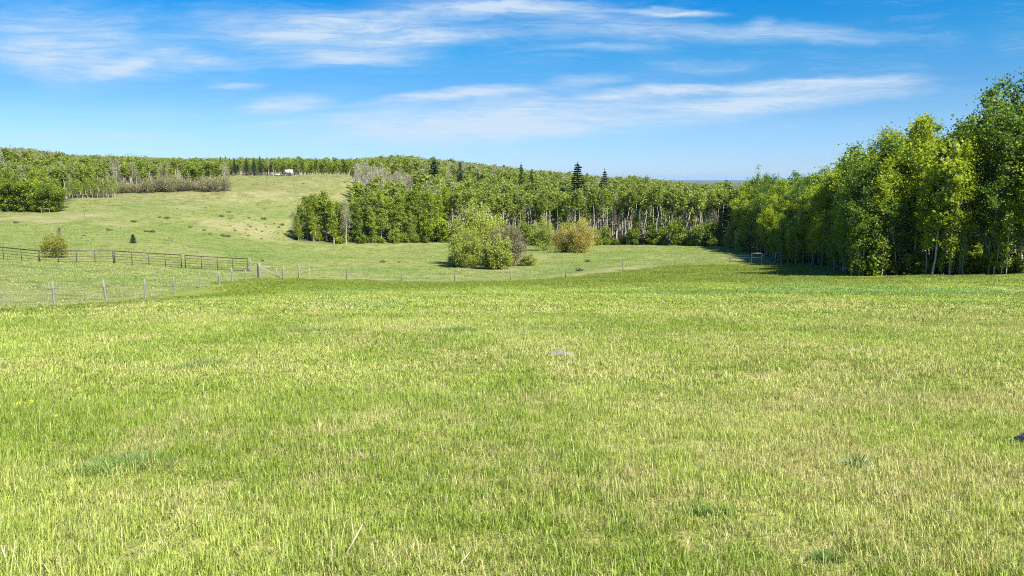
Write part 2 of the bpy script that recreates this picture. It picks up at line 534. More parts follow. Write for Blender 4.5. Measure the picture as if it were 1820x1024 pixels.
M = {
    "leaf_wood": leaf_material("poplar_leaves", (0.082, 0.138, 0.010), (0.275, 0.345, 0.024), (0.36, 0.40, 0.14), 0.07, 0.46),
    "leaf_far": leaf_material("far_wood_leaves", (0.105, 0.155, 0.016), (0.290, 0.350, 0.040), (0.34, 0.36, 0.16), 0.10, 0.48, 0.9),
    "leaf_near": leaf_material("near_poplar_leaves", (0.115, 0.175, 0.010), (0.375, 0.450, 0.026), (0.48, 0.52, 0.17), 0.09, 0.56),
    "leaf_deep": leaf_material("dark_poplar_leaves", (0.050, 0.105, 0.012), (0.140, 0.225, 0.022), (0.26, 0.33, 0.10), 0.08, 0.46),
    "leaf_fresh": leaf_material("fresh_aspen_leaves", (0.105, 0.165, 0.010), (0.275, 0.335, 0.024), (0.34, 0.38, 0.12), 0.06, 0.42),
    "leaf_aspen": leaf_material("aspen_crown_leaves", (0.115, 0.162, 0.022), (0.260, 0.320, 0.048), (0.26, 0.26, 0.12), 0.10, 0.40),
    "leaf_silver": leaf_material("pale_willow_leaves", (0.175, 0.225, 0.026), (0.345, 0.395, 0.068), (0.33, 0.36, 0.16), 0.10, obj_var=0.25),
    "leaf_gold": leaf_material("gold_willow_leaves", (0.260, 0.230, 0.035), (0.480, 0.420, 0.080), (0.24, 0.17, 0.09), 0.20, obj_var=0.2),
    "leaf_yellow": leaf_material("yellow_green_leaves", (0.165, 0.185, 0.020), (0.330, 0.345, 0.050), (0.26, 0.17, 0.08), 0.10, obj_var=0.2),
    "twig": leaf_material("bare_twigs", (0.150, 0.128, 0.076), (0.290, 0.255, 0.165), (0.22, 0.24, 0.09), 0.20, 0.1, obj_var=0.5),
    "twig_pale": leaf_material("pale_twigs", (0.20, 0.18, 0.13), (0.36, 0.33, 0.26), (0.19, 0.22, 0.07), 0.35, 0.1, obj_var=0.4),
    "needle": leaf_material("spruce_needles", (0.014, 0.032, 0.013), (0.040, 0.070, 0.026), (0.06, 0.09, 0.03), 0.05, 0.1),
    "heath": leaf_material("low_brown_shrub", (0.085, 0.078, 0.028), (0.150, 0.135, 0.055), (0.11, 0.14, 0.04), 0.25, 0.1),
    "tuft": leaf_material("bluish_grass", (0.075, 0.150, 0.030), (0.150, 0.250, 0.060), (0.28, 0.28, 0.12), 0.08, 0.3, 0.2),
    "dock": leaf_material("bluish_broad_leaves", (0.085, 0.150, 0.060), (0.190, 0.270, 0.130), (0.25, 0.30, 0.20), 0.08, 0.2, 0.2),
    "bark_pale": bark_material("pale_aspen_bark", (0.30, 0.285, 0.235), (0.46, 0.44, 0.37)),
    "bark_grey": bark_material("grey_green_bark", (0.17, 0.16, 0.11), (0.31, 0.29, 0.21)),
    "bark_brown": bark_material("brown_stem_bark", (0.10, 0.075, 0.05), (0.18, 0.14, 0.10)),
    "wood": plain_material("weathered_post_wood", (0.11, 0.10, 0.085), (0.22, 0.21, 0.19), 6, 0.9, stretch=(6, 6, 0.6), bump=0.4),
    "wood_pale": plain_material("bleached_rail_wood", (0.19, 0.175, 0.13), (0.29, 0.27, 0.215), 5, 0.85, stretch=(4, 4, 1)),
    "steel": plain_material("rusty_dark_pipe", (0.020, 0.015, 0.013), (0.045, 0.030, 0.024), 5, 0.6),
    "tpost": plain_material("dull_green_steel", (0.035, 0.045, 0.035), (0.07, 0.08, 0.06), 9, 0.6),
    "tip": plain_material("white_post_tip", (0.35, 0.35, 0.33), (0.45, 0.45, 0.43), 9, 0.6),
    "wire": plain_material("galvanised_wire", (0.10, 0.10, 0.095), (0.16, 0.16, 0.155), 20, 0.8, 0.0),
    "galv": plain_material("galvanised_pipe", (0.42, 0.42, 0.41), (0.56, 0.56, 0.55), 8, 0.45, 0.3),
    "white": plain_material("white_sheet_metal", (0.42, 0.43, 0.43), (0.50, 0.51, 0.51), 2, 0.5),
    "dark": plain_material("dark_rubber", (0.02, 0.02, 0.02), (0.04, 0.04, 0.04), 6, 0.8),
    "stone": plain_material("pale_stone", (0.12, 0.11, 0.08), (0.22, 0.205, 0.15), 9, 0.9, bump=0.5),
    "rock": plain_material("grey_rock", (0.12, 0.115, 0.10), (0.28, 0.26, 0.24), 9, 0.9, bump=0.6),
    "petal": plain_material("yellow_petals", (0.75, 0.48, 0.01), (0.85, 0.62, 0.02), 40, 0.6),
    "stalk": plain_material("straw_stalk", (0.36, 0.31, 0.19), (0.48, 0.44, 0.31), 20, 0.8),
}
M["grass"] = grass_material()
M["pasture_grass"] = grass_material("pasture_blades", PASTURE)
M["ground"] = ground_material()

# ------------------------------------------------------------------ the ground sheet, out to the horizon


def spaced(a0, k, lim):
    out = [0.0]
    while out[-1] < lim:
        out.append(out[-1] + a0 + k * out[-1])
    return np.array(out)


gx = spaced(0.5, 0.017, 16000)
gx = np.concatenate([-gx[:0:-1], gx])
gyp = spaced(0.4, 0.0115, 16000)
gyn = spaced(2.0, 0.12, 200)
gy = np.concatenate([-gyn[:0:-1], gyp])
GX, GY = np.meshgrid(gx, gy)
X, Y = GX.ravel(), GY.ravel()
Z = height(X, Y)

# fence line (boundary between the hay meadow and the pasture)
LEFT_FENCE = [uy(u, y) for (u, y) in [(-40, 32.0), (97, 36.5), (190, 40.7), (258, 45.0), (311, 49.4), (355, 54.0), (390, 58.5), (413, 63.2), (437, 68.0), (462, 73.5)]]
FAR_FENCE = [uy(u, y) for (u, y) in [(503, 76.0), (531, 79.0), (616, 83.0), (713, 86), (808, 86.5), (907, 86), (1005, 86), (1107, 94), (1200, 102), (1297, 112), (1335, 110)]]
bl = np.array([[p[0], p[1]] for p in LEFT_FENCE + FAR_FENCE])
_lf = np.array([[p[0], p[1]] for p in LEFT_FENCE])
_ff = np.array([[p[0], p[1]] for p in [LEFT_FENCE[-1]] + FAR_FENCE])


def past_sd(x, y):
    """Metres (about) into the pasture beyond the fences; negative in the hay meadow."""
    xl = np.interp(y, _lf[:, 1], _lf[:, 0])
    fy = np.interp(x, _ff[:, 0], _ff[:, 1], right=110)
    return np.maximum(xl - x, y - fy)


past = smooth(-0.5, 0.5, past_sd(X, Y) + 0.35 * np.sin(X * 1.7) + 0.3 * np.sin(X * 0.61 + Y * .5))
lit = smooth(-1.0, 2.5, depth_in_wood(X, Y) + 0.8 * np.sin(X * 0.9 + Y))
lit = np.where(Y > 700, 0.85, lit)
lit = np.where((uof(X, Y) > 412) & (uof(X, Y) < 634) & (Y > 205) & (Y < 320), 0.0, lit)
bare = np.zeros_like(X)
PATCHES = []


def patch(u, v, du, dv, w):
    """A dry or bare patch of the ground centred where the sight line (u, v) meets it."""
    global bare
    c = ground_hit(u, v)
    e = ground_hit(u + du, v)
    f = ground_hit(u, v - dv)
    rx = max(abs(e[0] - c[0]), 0.3)
    ry = max(abs(f[1] - c[1]), 0.3)
    PATCHES.append((c[0], c[1], rx, ry, w))
    d = ((X - c[0]) / rx) ** 2 + ((Y - c[1]) / ry) ** 2
    bare = np.maximum(bare, w * np.exp(-d))


for p in [(30, 388, 60, 4, 1.0), (90, 393, 45, 5, 0.9), (150, 383, 50, 4, 0.8), (200, 398, 60, 5, 0.5), (440, 408, 85, 16, 0.7), (380, 395, 50, 8, 0.6), (330, 370, 70, 6, 0.5), (505, 400, 30, 20, 0.4), (470, 345, 120, 14, 0.35), (450, 420, 70, 8, 0.5),
          (360, 453, 34, 4, 0.6), (1150, 478, 90, 5, 0.8), (1060, 487, 50, 4, 0.7), (1320, 458, 50, 4, 0.6), (895, 478, 25, 4, 0.7), (20, 498, 40, 3, 0.5), (150, 537, 60, 3, 0.45),
          (960, 458, 30, 3, 0.5), (700, 497, 110, 2, 0.4), (1785, 712, 55, 25, 0.9), (1430, 470, 30, 2, 0.4)]:
    patch(*p)
nx, ny = len(gx), len(gy)
r_, c_ = np.meshgrid(np.arange(ny - 1), np.arange(nx - 1), indexing="ij")
gi = np.stack([r_ * nx + c_, r_ * nx + c_ + 1, (r_ + 1) * nx + c_ + 1, (r_ + 1) * nx + c_], -1).reshape(-1)
zone = np.stack([past, lit, bare, np.ones_like(past)], -1)
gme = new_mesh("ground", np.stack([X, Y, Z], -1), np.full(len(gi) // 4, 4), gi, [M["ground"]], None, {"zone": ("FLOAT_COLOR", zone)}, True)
link("ground", gme, kind="structure", label="grassy ground falling to the fence and rising to the hill", category="ground")


# ------------------------------------------------------------------ scattering: one object that carries its clumps and the spots they grow on
def scatter(name, protos, pts, rot, scl, var, mats, **props):
    """protos: list of (V, n, idx, mat, tint). One mesh holds them and the spots; its nodes put a copy of clump number var on each spot."""
    Vs, ns, ids, ms, ts, vs = [], [], [], [], [], []
    c = 0
    for k, (V, n, i, m, t) in enumerate(protos):
        Vs.append(V); ns.append(n); ids.append(i + c); ms.append(m); ts.append(t); vs.append(np.full(len(V), k))
        c += len(V)
    npt = len(pts)
    Vs.append(pts); ts.append(np.zeros(npt)); vs.append(-1 - np.asarray(var))
    nproto = c
    R = np.concatenate([np.zeros((nproto, 3)), rot])
    S = np.concatenate([np.ones((nproto, 3)), scl])
    me = new_mesh(name, np.concatenate(Vs), np.concatenate(ns), np.concatenate(ids), mats, np.concatenate(ms),
                  {"tint": ("FLOAT", np.concatenate(ts)), "var": ("INT", np.concatenate(vs)), "rot": ("FLOAT_VECTOR", R), "scl": ("FLOAT_VECTOR", S)})
    o = link(name, me, kind="stuff", **props)
    ng = bpy.data.node_groups.new(name + "_nodes", "GeometryNodeTree")
    ng.interface.new_socket("Geometry", in_out="INPUT", socket_type="NodeSocketGeometry")
    ng.interface.new_socket("Geometry", in_out="OUTPUT", socket_type="NodeSocketGeometry")
    N, L = ng.nodes, ng.links
    gi_, go_ = N.new("NodeGroupInput"), N.new("NodeGroupOutput")

    def attr(nm, ty):
        a = N.new("GeometryNodeInputNamedAttribute")
        a.data_type = ty
        a.inputs["Name"].default_value = nm
        return a.outputs["Attribute"]

    av = attr("var", "INT")

    def cmp_(op, b):
        q = N.new("FunctionNodeCompare")
        q.data_type = "INT"
        q.operation = op
        L.new(av, q.inputs[2])
        q.inputs[3].default_value = b
        return q.outputs[0]

    join = N.new("GeometryNodeJoinGeometry")
    insts = []
    for k in range(len(protos)):
        s = N.new("GeometryNodeSeparateGeometry")
        s.domain = "POINT"
        L.new(gi_.outputs[0], s.inputs[0])
        L.new(cmp_("EQUAL", k), s.inputs[1])
        g2 = N.new("GeometryNodeGeometryToInstance")
        L.new(s.outputs[0], g2.inputs[0])
        insts.append(g2.outputs[0])
    for x in reversed(insts):            # later links come first in a multi-input socket; order does not matter for the look
        L.new(x, join.inputs[0])
    sp = N.new("GeometryNodeSeparateGeometry")
    sp.domain = "POINT"
    L.new(gi_.outputs[0], sp.inputs[0])
    L.new(cmp_("LESS_THAN", 0), sp.inputs[1])
    iop = N.new("GeometryNodeInstanceOnPoints")
    L.new(sp.outputs[0], iop.inputs["Points"])
    L.new(join.outputs[0], iop.inputs["Instance"])
    iop.inputs["Pick Instance"].default_value = True
    mi = N.new("ShaderNodeMath")
    mi.operation = "MULTIPLY_ADD"
    L.new(av, mi.inputs[0])
    mi.inputs[1].default_value = -1.0
    mi.inputs[2].default_value = -1.0
    L.new(mi.outputs[0], iop.inputs["Instance Index"])
    L.new(attr("rot", "FLOAT_VECTOR"), iop.inputs["Rotation"])
    L.new(attr("scl", "FLOAT_VECTOR"), iop.inputs["Scale"])
    L.new(iop.outputs[0], go_.inputs[0])
    md = o.modifiers.new("scatter", "NODES")
    md.node_group = ng
    return o


# ------------------------------------------------------------------ grass
def grass_patch(size, n, h, w, r, straw=0.10, lie=0.0):
    """A square of blades growing from z = 0."""
    g = Geo()
    P = np.zeros((n, 3))
    # blades stand in small tufts
    nt_ = max(8, n // 9)
    tc = (r.random((nt_, 2)) - 0.5) * size
    own = r.integers(0, nt_, n)
    P[:, :2] = tc[own] + r.normal(size=(n, 2)) * 0.028 * (1 + w * 60)
    th = np.exp(r.normal(size=nt_) * 0.34)
    tt = r.random(nt_)
    H = h * np.exp(r.normal(size=n) * 0.32) * th[own]
    tint = np.clip(tt[own] * 0.5 + r.random(n) * 0.5, 0, 0.999)
    az = r.random(n) * 2 * math.pi
    lean = np.abs(r.normal(size=n)) * 1.0 + 0.15
    dry = tint > 0.86
    lean = np.where(dry, lean * 1.8 + lie, lean)
    H = np.where(dry, H * (1.0 + 0.5 * r.random(n)), H)
    flatl = (r.random(n) < 0.30) & dry
    lean = np.where(flatl, 1.15 + 0.35 * r.random(n), lean)
    H = np.where(flatl, H * 1.7, H)
    W = w * (0.6 + 0.8 * r.random(n)) * np.where(dry, 0.75, 1)
    d = np.stack([np.cos(az), np.sin(az), np.zeros(n)], -1)
    face = az + math.pi / 2 + r.normal(size=n) * 0.5
    sd = np.stack([np.cos(face), np.sin(face), np.zeros(n)], -1)
    up = np.array([0, 0, 1.0])
    a1, a2 = lean * 0.45, np.minimum(lean * 1.25, 1.5)
    Q0 = P - up * 0.02
    Q1 = P + (d * np.sin(a1)[:, None] + up * np.cos(a1)[:, None]) * (H * 0.55)[:, None]
    Q2 = Q1 + (d * np.sin(a2)[:, None] + up * np.cos(a2)[:, None]) * (H * 0.5)[:, None]
    V = np.stack([Q0 - sd * W[:, None] / 2, Q0 + sd * W[:, None] / 2, Q1 + sd * W[:, None] * 0.42, Q1 - sd * W[:, None] * 0.42, Q2], 1).reshape(-1, 3)
    b = np.arange(n) * 5
    idx = np.stack([b, b + 1, b + 2, b + 3, b + 3, b + 2, b + 4], -1).reshape(-1)
    fn = np.tile([4, 3], n)
    g.add(V, fn, idx, 0, np.repeat(tint, 5))
    return g


def normals_rot(x, y, r):
    e = 0.6
    hx = (height(x + e, y) - height(x - e, y)) / (2 * e)
    hy = (height(x, y + e) - height(x, y - e)) / (2 * e)
    a = r.integers(0, 4, len(x)) * (math.pi / 2) + r.normal(size=len(x)) * 0.25
    # euler XYZ whose third angle is the turn about the normal: build matrices and convert
    from mathutils import Matrix, Vector
    out = np.zeros((len(x), 3))
    for i in range(len(x)):
        nrm = Vector((-hx[i], -hy[i], 1.0)).normalized()
        q = Vector((0, 0, 1)).rotation_difference(nrm)
        out[i] = (q.to_matrix() @ Matrix.Rotation(a[i], 3, "Z")).to_euler("XYZ")
    return out


def field_points(y0, y1, step, r, jitter=0.15):
    xs = np.arange(-95, 95, step)
    ys = np.arange(y0, y1, step)
    A, B = np.meshgrid(xs, ys)
    x, y = A.ravel() + r.normal(size=A.size) * jitter * step, B.ravel() + r.normal(size=A.size) * jitter * step
    ok = (np.abs(x) < 0.72 * y + 1.2 + step)
    ok &= past_sd(x, y) < -step * 0.35
    ok &= depth_in_wood(x, y) < -step * 0.2
    x, y = x[ok], y[ok]
    return x, y


def grow(name, y0, y1, step, protos, r, label, smin=0.8, smax=1.25):
    x, y = field_points(y0, y1, step, r)
    n = len(x)
    rot = normals_rot(x, y, r)
    s = smin + (smax - smin) * r.random(n)
    scl = np.stack([np.ones(n), np.ones(n), s], -1)
    scatter(name, [p.arrays() for p in protos], np.stack([x, y, height(x, y)], -1), rot, scl, r.integers(0, len(protos), n), [M["grass"]], label=label, category="grass")
    return n


rg = np.random.default_rng(3)
near_p = [grass_patch(0.9, 4000, 0.040, 0.0036, rg, lie=0.7) for _ in range(6)]
mid_p = [grass_patch(2.1, 5600, 0.042, 0.0072, rg, lie=0.6) for _ in range(5)]
far_p = [grass_patch(4.4, 5600, 0.046, 0.020, rg, lie=0.4) for _ in range(5)]
grow("meadow_grass", 2.2, 9.0, 0.6, near_p, rg, "short yellow-green meadow grass mixed with straw close to the viewer", 0.7, 1.35)
grow("field_grass", 9.0, 24.0, 1.35, mid_p, rg, "yellow-green grass of the middle field down the slope", 0.75, 1.25)
grow("lower_grass", 24.0, 104.0, 2.7, far_p, rg, "even green grass of the lower field in front of the fence", 0.7, 1.2)

# cropped grass of the pasture
past_p = [grass_patch(5.0, 3400, 0.036, 0.034, rg, lie=0.3) for _ in range(4)]
A_, B_ = np.meshgrid(np.arange(-130, 60, 3.6), np.arange(30, 312, 3.6))
px_ = A_.ravel() + rg.normal(size=A_.size) * 0.8
py_ = B_.ravel() + rg.normal(size=A_.size) * 0.8
uu_ = uof(px_, py_)
ok_ = (past_sd(px_, py_) > 1.6) & (uu_ > -60) & (uu_ < 1400) & (depth_in_wood(px_, py_) < -0.95)
bare_ = np.max([w_ * np.exp(-((px_ - a_) / (b2 + 1.0)) ** 2 - ((py_ - c2) / (d2_ + 1.0)) ** 2) for a_, c2, b2, d2_, w_ in PATCHES], axis=0)
ok_ &= bare_ < 0.33
px_, py_ = px_[ok_], py_[ok_]
ss_ = 0.5 + 0.9 * rg.random(len(px_)) ** 1.5
scatter("pasture_grass", [p.arrays() for p in past_p], np.stack([px_, py_, height(px_, py_)], -1), normals_rot(px_, py_, rg), np.stack([np.ones(len(px_))] * 2 + [ss_], -1),
        rg.integers(0, 4, len(px_)), [M["pasture_grass"]], label="cropped pale green grass of the pasture beyond the wire fences", category="grass")
print("pasture patches", len(px_))


# ------------------------------------------------------------------ trees
def unit(v):
    return v / (np.linalg.norm(v) + 1e-9)


def broadleaf(seed, H=12.0, base=0.2, R=2.2, nb=34, clusters=120, per=60, leaf=0.14, spread=0.34, trunk_r=0.11, stems=1, up=0.9, peak=0.45, twigs=True, sides=6, aspect=0.75, wob=0.02):
    """Returns (trunk geo, crown geo). Trunk with limbs; leaves in clumps round the ends of the limbs."""
    r = np.random.default_rng(seed)
    tr, cr = Geo(), Geo()
    ends = []
    for s in range(stems):
        k = 9
        hh = H * (1.0 if s == 0 else 0.7 + 0.28 * r.random())
        t = np.linspace(0, 1, k)
        off = np.cumsum(r.normal(size=(k, 2)) * wob * hh * 0.5, axis=0)
        off -= off[0]
        lean = r.normal(size=2) * (0.02 if stems == 1 else 0.16) * hh
        st = r.normal(size=2) * (0 if s == 0 else 0.25)
        pts = np.stack([st[0] + off[:, 0] + lean[0] * t, st[1] + off[:, 1] + lean[1] * t, t * hh], -1)
        pts[0, 2] = -0.25
        rad = trunk_r * (1 - t) ** 0.8 * (1 if s == 0 else 0.75) + 0.012
        rad[0] *= 1.35
        tr.tube(pts, rad, sides, 0, cap=False)
        m = nb if s == 0 else nb // 2
        for b in range(m):
            f = base + (0.97 - base) * ((b + r.random()) / m)
            p0 = np.array([np.interp(f, t, pts[:, i]) for i in range(3)])
            rel = (f - base) / (1 - base)
            prof = min(1.0, (rel / max(peak, .01)) * 0.65 + 0.35) if rel < peak else max(0.12, 1 - ((rel - peak) / (1 - peak)) ** 1.5)
            Lb = R * prof * (0.55 + 0.65 * r.random())
            az = b * 2.4 + r.normal() * 0.5
            el = up * (0.35 + 0.5 * r.random()) + 0.35 * rel
            d = np.array([math.cos(az) * math.cos(el), math.sin(az) * math.cos(el), math.sin(el)])
            p1 = p0 + d * Lb * 0.5
            d2 = unit(d + np.array([0, 0, 0.35]) + r.normal(size=3) * 0.2)
            p2 = p1 + d2 * Lb * 0.55
            rb = max(0.010, np.interp(f, t, rad) * 0.45)
            tr.tube(np.array([p0, p1, p2]), [rb, rb * 0.6, 0.006], 3 if sides < 6 else 4, 0, cap=False)
            ends.append((p0, p1, p2, Lb))
            if twigs:
                for q in range(3):
                    f2 = 0.3 + 0.6 * r.random()
                    a = p0 * (1 - f2) + p2 * f2
                    e = a + unit(d + r.normal(size=3) * 0.8) * Lb * 0.35
                    tr.tube(np.array([a, e]), [rb * 0.4, 0.004], 3, 0, cap=False)
                    ends.append((a, (a + e) / 2, e, Lb * 0.5))
    w = np.array([e[3] for e in ends])
    pick = r.choice(len(ends), clusters, p=w / w.sum())
    C = []
    for i in pick:
        p0, p1, p2, Lb = ends[i]
        f = 0.35 + 0.7 * r.random()
        C.append((p0 * (1 - f) + p2 * f))
    C = np.array(C)
    cs = np.exp(r.normal(size=clusters) * 0.35)
    own = np.repeat(np.arange(clusters), per)
    Pn = C[own] + r.normal(size=(len(own), 3)) * spread * cs[own][:, None] * np.array([1, 1, 0.8])
    keep = Pn[:, 2] > 0.15
    Pn, own = Pn[keep], own[keep]
    n = len(Pn)
    ct = r.random(clusters)
    L_ = leaf * (0.65 + 0.8 * r.random(n))
    tint = np.clip(0.45 * ct[own] + 0.55 * r.random(n), 0, 1)
    cr.leaves(Pn, L_, L_ * aspect, r, 0, tint)
    return tr, cr


def bare_tree(seed, H=11.0, base=0.35, R=1.7, nb=26, trunk_r=0.10, twn=700, leafn=500, tw=0.035, sides=5):
    """Leafless aspen: pale stem, limbs, a haze of twigs and catkins."""
    r = np.random.default_rng(seed)
    tr, cr = broadleaf(seed, H, base, R, nb, 1, 1, 0.05, 0.1, trunk_r, twigs=True, sides=sides, up=1.1)
    cr = Geo()
    z = base * H + (H * 1.0 - base * H) * r.random(twn) ** 0.9
    rel = (z / H - base) / (1 - base)
    rr = R * 0.9 * np.sqrt(r.random(twn)) * np.clip(1.15 - rel * 0.8, 0.2, 1)
    a = r.random(twn) * 2 * math.pi
    P = np.stack([rr * np.cos(a), rr * np.sin(a), z], -1)
    ax = np.stack([np.cos(a) * 0.5, np.sin(a) * 0.5, np.full(twn, 0.9)], -1)
    cr.leaves(P, 0.9, tw, r, 0, r.random(twn) * 0.62, axis=ax, axis_w=0.75)
    z = base * H + (H - base * H) * r.random(leafn)
    a = r.random(leafn) * 2 * math.pi
    rr = R * np.sqrt(r.random(leafn)) * np.clip(1.15 - 0.8 * (z / H - base) / (1 - base), .2, 1)
    cr.leaves(np.stack([rr * np.cos(a), rr * np.sin(a), z], -1), 0.22, 0.15, r, 0, 0.5 + 0.5 * r.random(leafn))
    return tr, cr


def spruce(seed, H=12.0, R=1.9, n=4200, base=0.08, leaf=0.5, dens=1.0):
    r = np.random.default_rng(seed)
    tr, cr = Geo(), Geo()
    tr.tube(np.array([[0, 0, -0.2], [0, 0, H * 0.5], [0.02, 0, H * 0.98]]), [0.016 * H, 0.010 * H, 0.01], 6, 0, cap=False)
    nw = int(30 * dens)
    for w in range(nw):
        f = base + (0.985 - base) * (w / nw) ** 0.9
        z = f * H
        Lw = R * (1 - f) ** 0.85 * (0.75 + 0.5 * r.random()) + 0.08
        nbr = 7
        for b in range(nbr):
            az = b * 2 * math.pi / nbr + w * 0.8 + r.normal() * 0.25
            L = Lw * (0.6 + 0.6 * r.random())
            k = max(8, int(n / nw / nbr * (0.3 + 1.0 * (1 - f))))
            s = r.random(k) ** 0.7
            droop = -0.18 * s * L + 0.10 * s ** 2 * L
            x = s * L
            side = r.normal(size=k) * 0.14 * L * s
            P = np.stack([x * math.cos(az) - side * math.sin(az), x * math.sin(az) + side * math.cos(az), z + droop + r.normal(size=k) * 0.05], -1)
            ax = np.array([math.cos(az), math.sin(az), -0.15])
            cr.leaves(P, leaf * (0.6 + 0.6 * r.random(k)) * min(1, 0.4 + L / R), leaf * 0.42, r, 0, None, axis=ax, axis_w=0.55)
    cr.leaves(np.array([[0.02, 0, H * 0.97], [0.02, 0, H * 0.99], [0.0, 0, H * 1.0]]), 0.06 * H, 0.012 * H, r, 0, None, axis=np.array([0, 0, 1.0]), axis_w=0.98)
    return tr, cr


def shrub(seed, H=4.0, R=2.6, stems=14, per=520, leaf=0.14, twig_share=0.0, bottom=0.12, aspect=0.6, fuzz=0.26):
    """Many-stemmed rounded shrub: stems fan from the root; leaves and twigs ride on the outer half."""
    r = np.random.default_rng(seed)
    tr, cr = Geo(), Geo()
    for s in range(stems):
        az = s * 2.4 + r.normal() * 0.3
        out = math.sqrt((s + 0.5) / stems) * (0.85 + 0.2 * r.random())
        tip = np.array([math.cos(az) * R * out, math.sin(az) * R * out, H * math.sqrt(max(0.08, 1 - 0.80 * out * out)) * (0.66 + 0.5 * r.random())])
        root = np.array([math.cos(az), math.sin(az), 0]) * R * 0.16 * r.random() + np.array([0, 0, -0.15])
        mid = root * 0.45 + tip * 0.55 + np.array([0, 0, H * 0.12])
        tr.tube(np.array([root, mid, tip]), [0.035, 0.022, 0.006], 4, 0, cap=False)
        k = per
        f = bottom + (1.08 - bottom) * r.random(k) ** 0.6
        a = (1 - f)[:, None] ** 2 * root + 2 * ((1 - f) * f)[:, None] * mid + (f ** 2)[:, None] * tip
        a = a + r.normal(size=(k, 3)) * fuzz * (0.35 + f)[:, None] * R / 2.2
        a = a[a[:, 2] > 0.05]
        k = len(a)
        istw = r.random(k) < twig_share
        nt_ = int(istw.sum())
        ax = unit(tip - root) + np.array([0, 0, 0.4])
        if nt_:
            cr.leaves(a[istw], 0.55 * H / 4 * (0.5 + r.random(nt_)), 0.022 * H / 4 + 0.012, r, 1, r.random(nt_) * 0.75, axis=ax, axis_w=0.72)
        st = r.random()
        m = k - nt_
        dq = r.normal(size=(5, 3))
        dq[:, 2] -= 0.25
        dq /= np.linalg.norm(dq, axis=1)[:, None]
        cen = dq * (0.60 + 0.38 * r.random(5))[:, None] * [R, R, H * 0.5] + [0, 0, H * 0.42]
        low = cen[r.integers(0, 5, k // 2)] + r.normal(size=(k // 2, 3)) * R * [0.15, 0.15, 0.17]
        low = low[low[:, 2] > 0.03]
        m2 = len(low)
        cr.leaves(low, leaf * (0.6 + 0.8 * r.random(m2)), leaf * aspect * (0.6 + 0.7 * r.random(m2)), r, 0 if twig_share < 0.5 else 1, np.clip(0.35 * st + 0.65 * r.random(m2), 0, 1) * (1.0 if twig_share < 0.5 else 0.75))
        cr.leaves(a[~istw], leaf * (0.6 + 0.8 * r.random(m)), leaf * aspect * (0.6 + 0.7 * r.random(m)), r, 0, np.clip(0.35 * st + 0.65 * r.random(m), 0, 1))
    return tr, cr


def kind(tr, cr, name, bark, leafs):
    """Two meshes for one kind of tree: trunk and crown."""
    return (tr.mesh(name + "_trunk", [M[bark]], True), cr.mesh(name + "_crown", [M[q] for q in leafs]))


def plant_tree(name, k, loc, scale, rz, label, cat, group=None):
    t = thing(name, label, cat, loc, rz, group, scale)
    link("trunk", k[0], t)
    link("crown", k[1], t)
    return t


rt = np.random.default_rng(21)
# near wood (right): tall leafy poplars, slim pale-stemmed ones, dark ones
K_near = [kind(*broadleaf(100 + i, 12, [0.16, 0.2, 0.28, 0.14, 0.22, 0.3][i], [2.1, 2.5, 1.9, 2.3, 2.7, 2.0][i], 46, 240, 22, 0.185, 0.27, 0.075), "poplar", ["bark_grey", "bark_pale"][i % 2], ["leaf_near"]) for i in range(6)]
K_deep = [kind(*broadleaf(120 + i, 13, 0.25, 2.5, 40, 200, 22, 0.19, 0.28, 0.10), "deep_poplar", "bark_grey", ["leaf_deep"]) for i in range(3)]
K_sap = [kind(*broadleaf(130 + i, 6, [0.12, 0.3, 0.2][i], 0.9, 26, 60, 12, 0.17, 0.15, 0.030, up=1.1), "sapling", "bark_pale", ["leaf_fresh"]) for i in range(3)]
# middle wood (across the pasture)
K_mid = [kind(*broadleaf(140 + i, 12, 0.05 + 0.035 * i, 1.75 + 0.25 * (i % 3), 38, 130, 18, 0.30, 0.33, 0.085, sides=5), "wood_tree", "bark_pale", [["leaf_wood", "leaf_far", "leaf_fresh", "leaf_wood", "leaf_far"][i]]) for i in range(5)]
K_asp = [kind(*broadleaf(150 + i, 14, 0.67 + 0.02 * i, 1.45, 24, 66, 14, 0.32, 0.32, 0.095, sides=5, wob=0.03), "aspen", "bark_pale", ["leaf_aspen"]) for i in range(4)]
K_bare = [kind(*bare_tree(160 + i), "bare_aspen", "bark_pale", ["twig_pale"]) for i in range(3)]
K_low = [kind(*broadleaf(170 + i, 5.0, 0.05, 1.7, 26, 90, 30, 0.26, 0.26, 0.05, stems=3, sides=4), "young_tree", "bark_grey", ["leaf_fresh"]) for i in range(3)]
K_spr = [kind(*spruce(180 + i, 12, 1.7 + 0.3 * i), "spruce", "bark_brown", ["needle"]) for i in range(3)]

count = {}


def put(kinds, name, x, y, Ht, Href, label, cat, group):
    z = hz(x, y)
    k = kinds[rt.integers(0, len(kinds))]
    s = Ht / Href
    w = s ** 0.75 * (0.9 + 0.3 * rt.random())
    count[name] = count.get(name, 0) + 1
    return plant_tree(name, k, (x, y, z - 0.03), (w, w, s), rt.random() * 6.28, label, cat, group)


TAKEN = []      # spots of the individual trees

# ---- the near wood, front rows, tree by tree
LB_NEAR = "leafy bright green poplar at the front of the tall near wood beside the meadow"
LB_BAY = "green poplar in the wood around the shaded bay of lawn behind the steel frames"
LB_INNER = "tall poplar showing only its upper crown behind the front trees of the near wood"
edge = [(u, float(np.interp(u, FR_U, FR_Y))) for u in np.arange(1296, 2010, 1.0)]
exy = np.array([[(u - 910) / F * y, y] for u, y in edge])
seg = np.concatenate([[0], np.cumsum(np.hypot(*np.diff(exy, axis=0).T))])


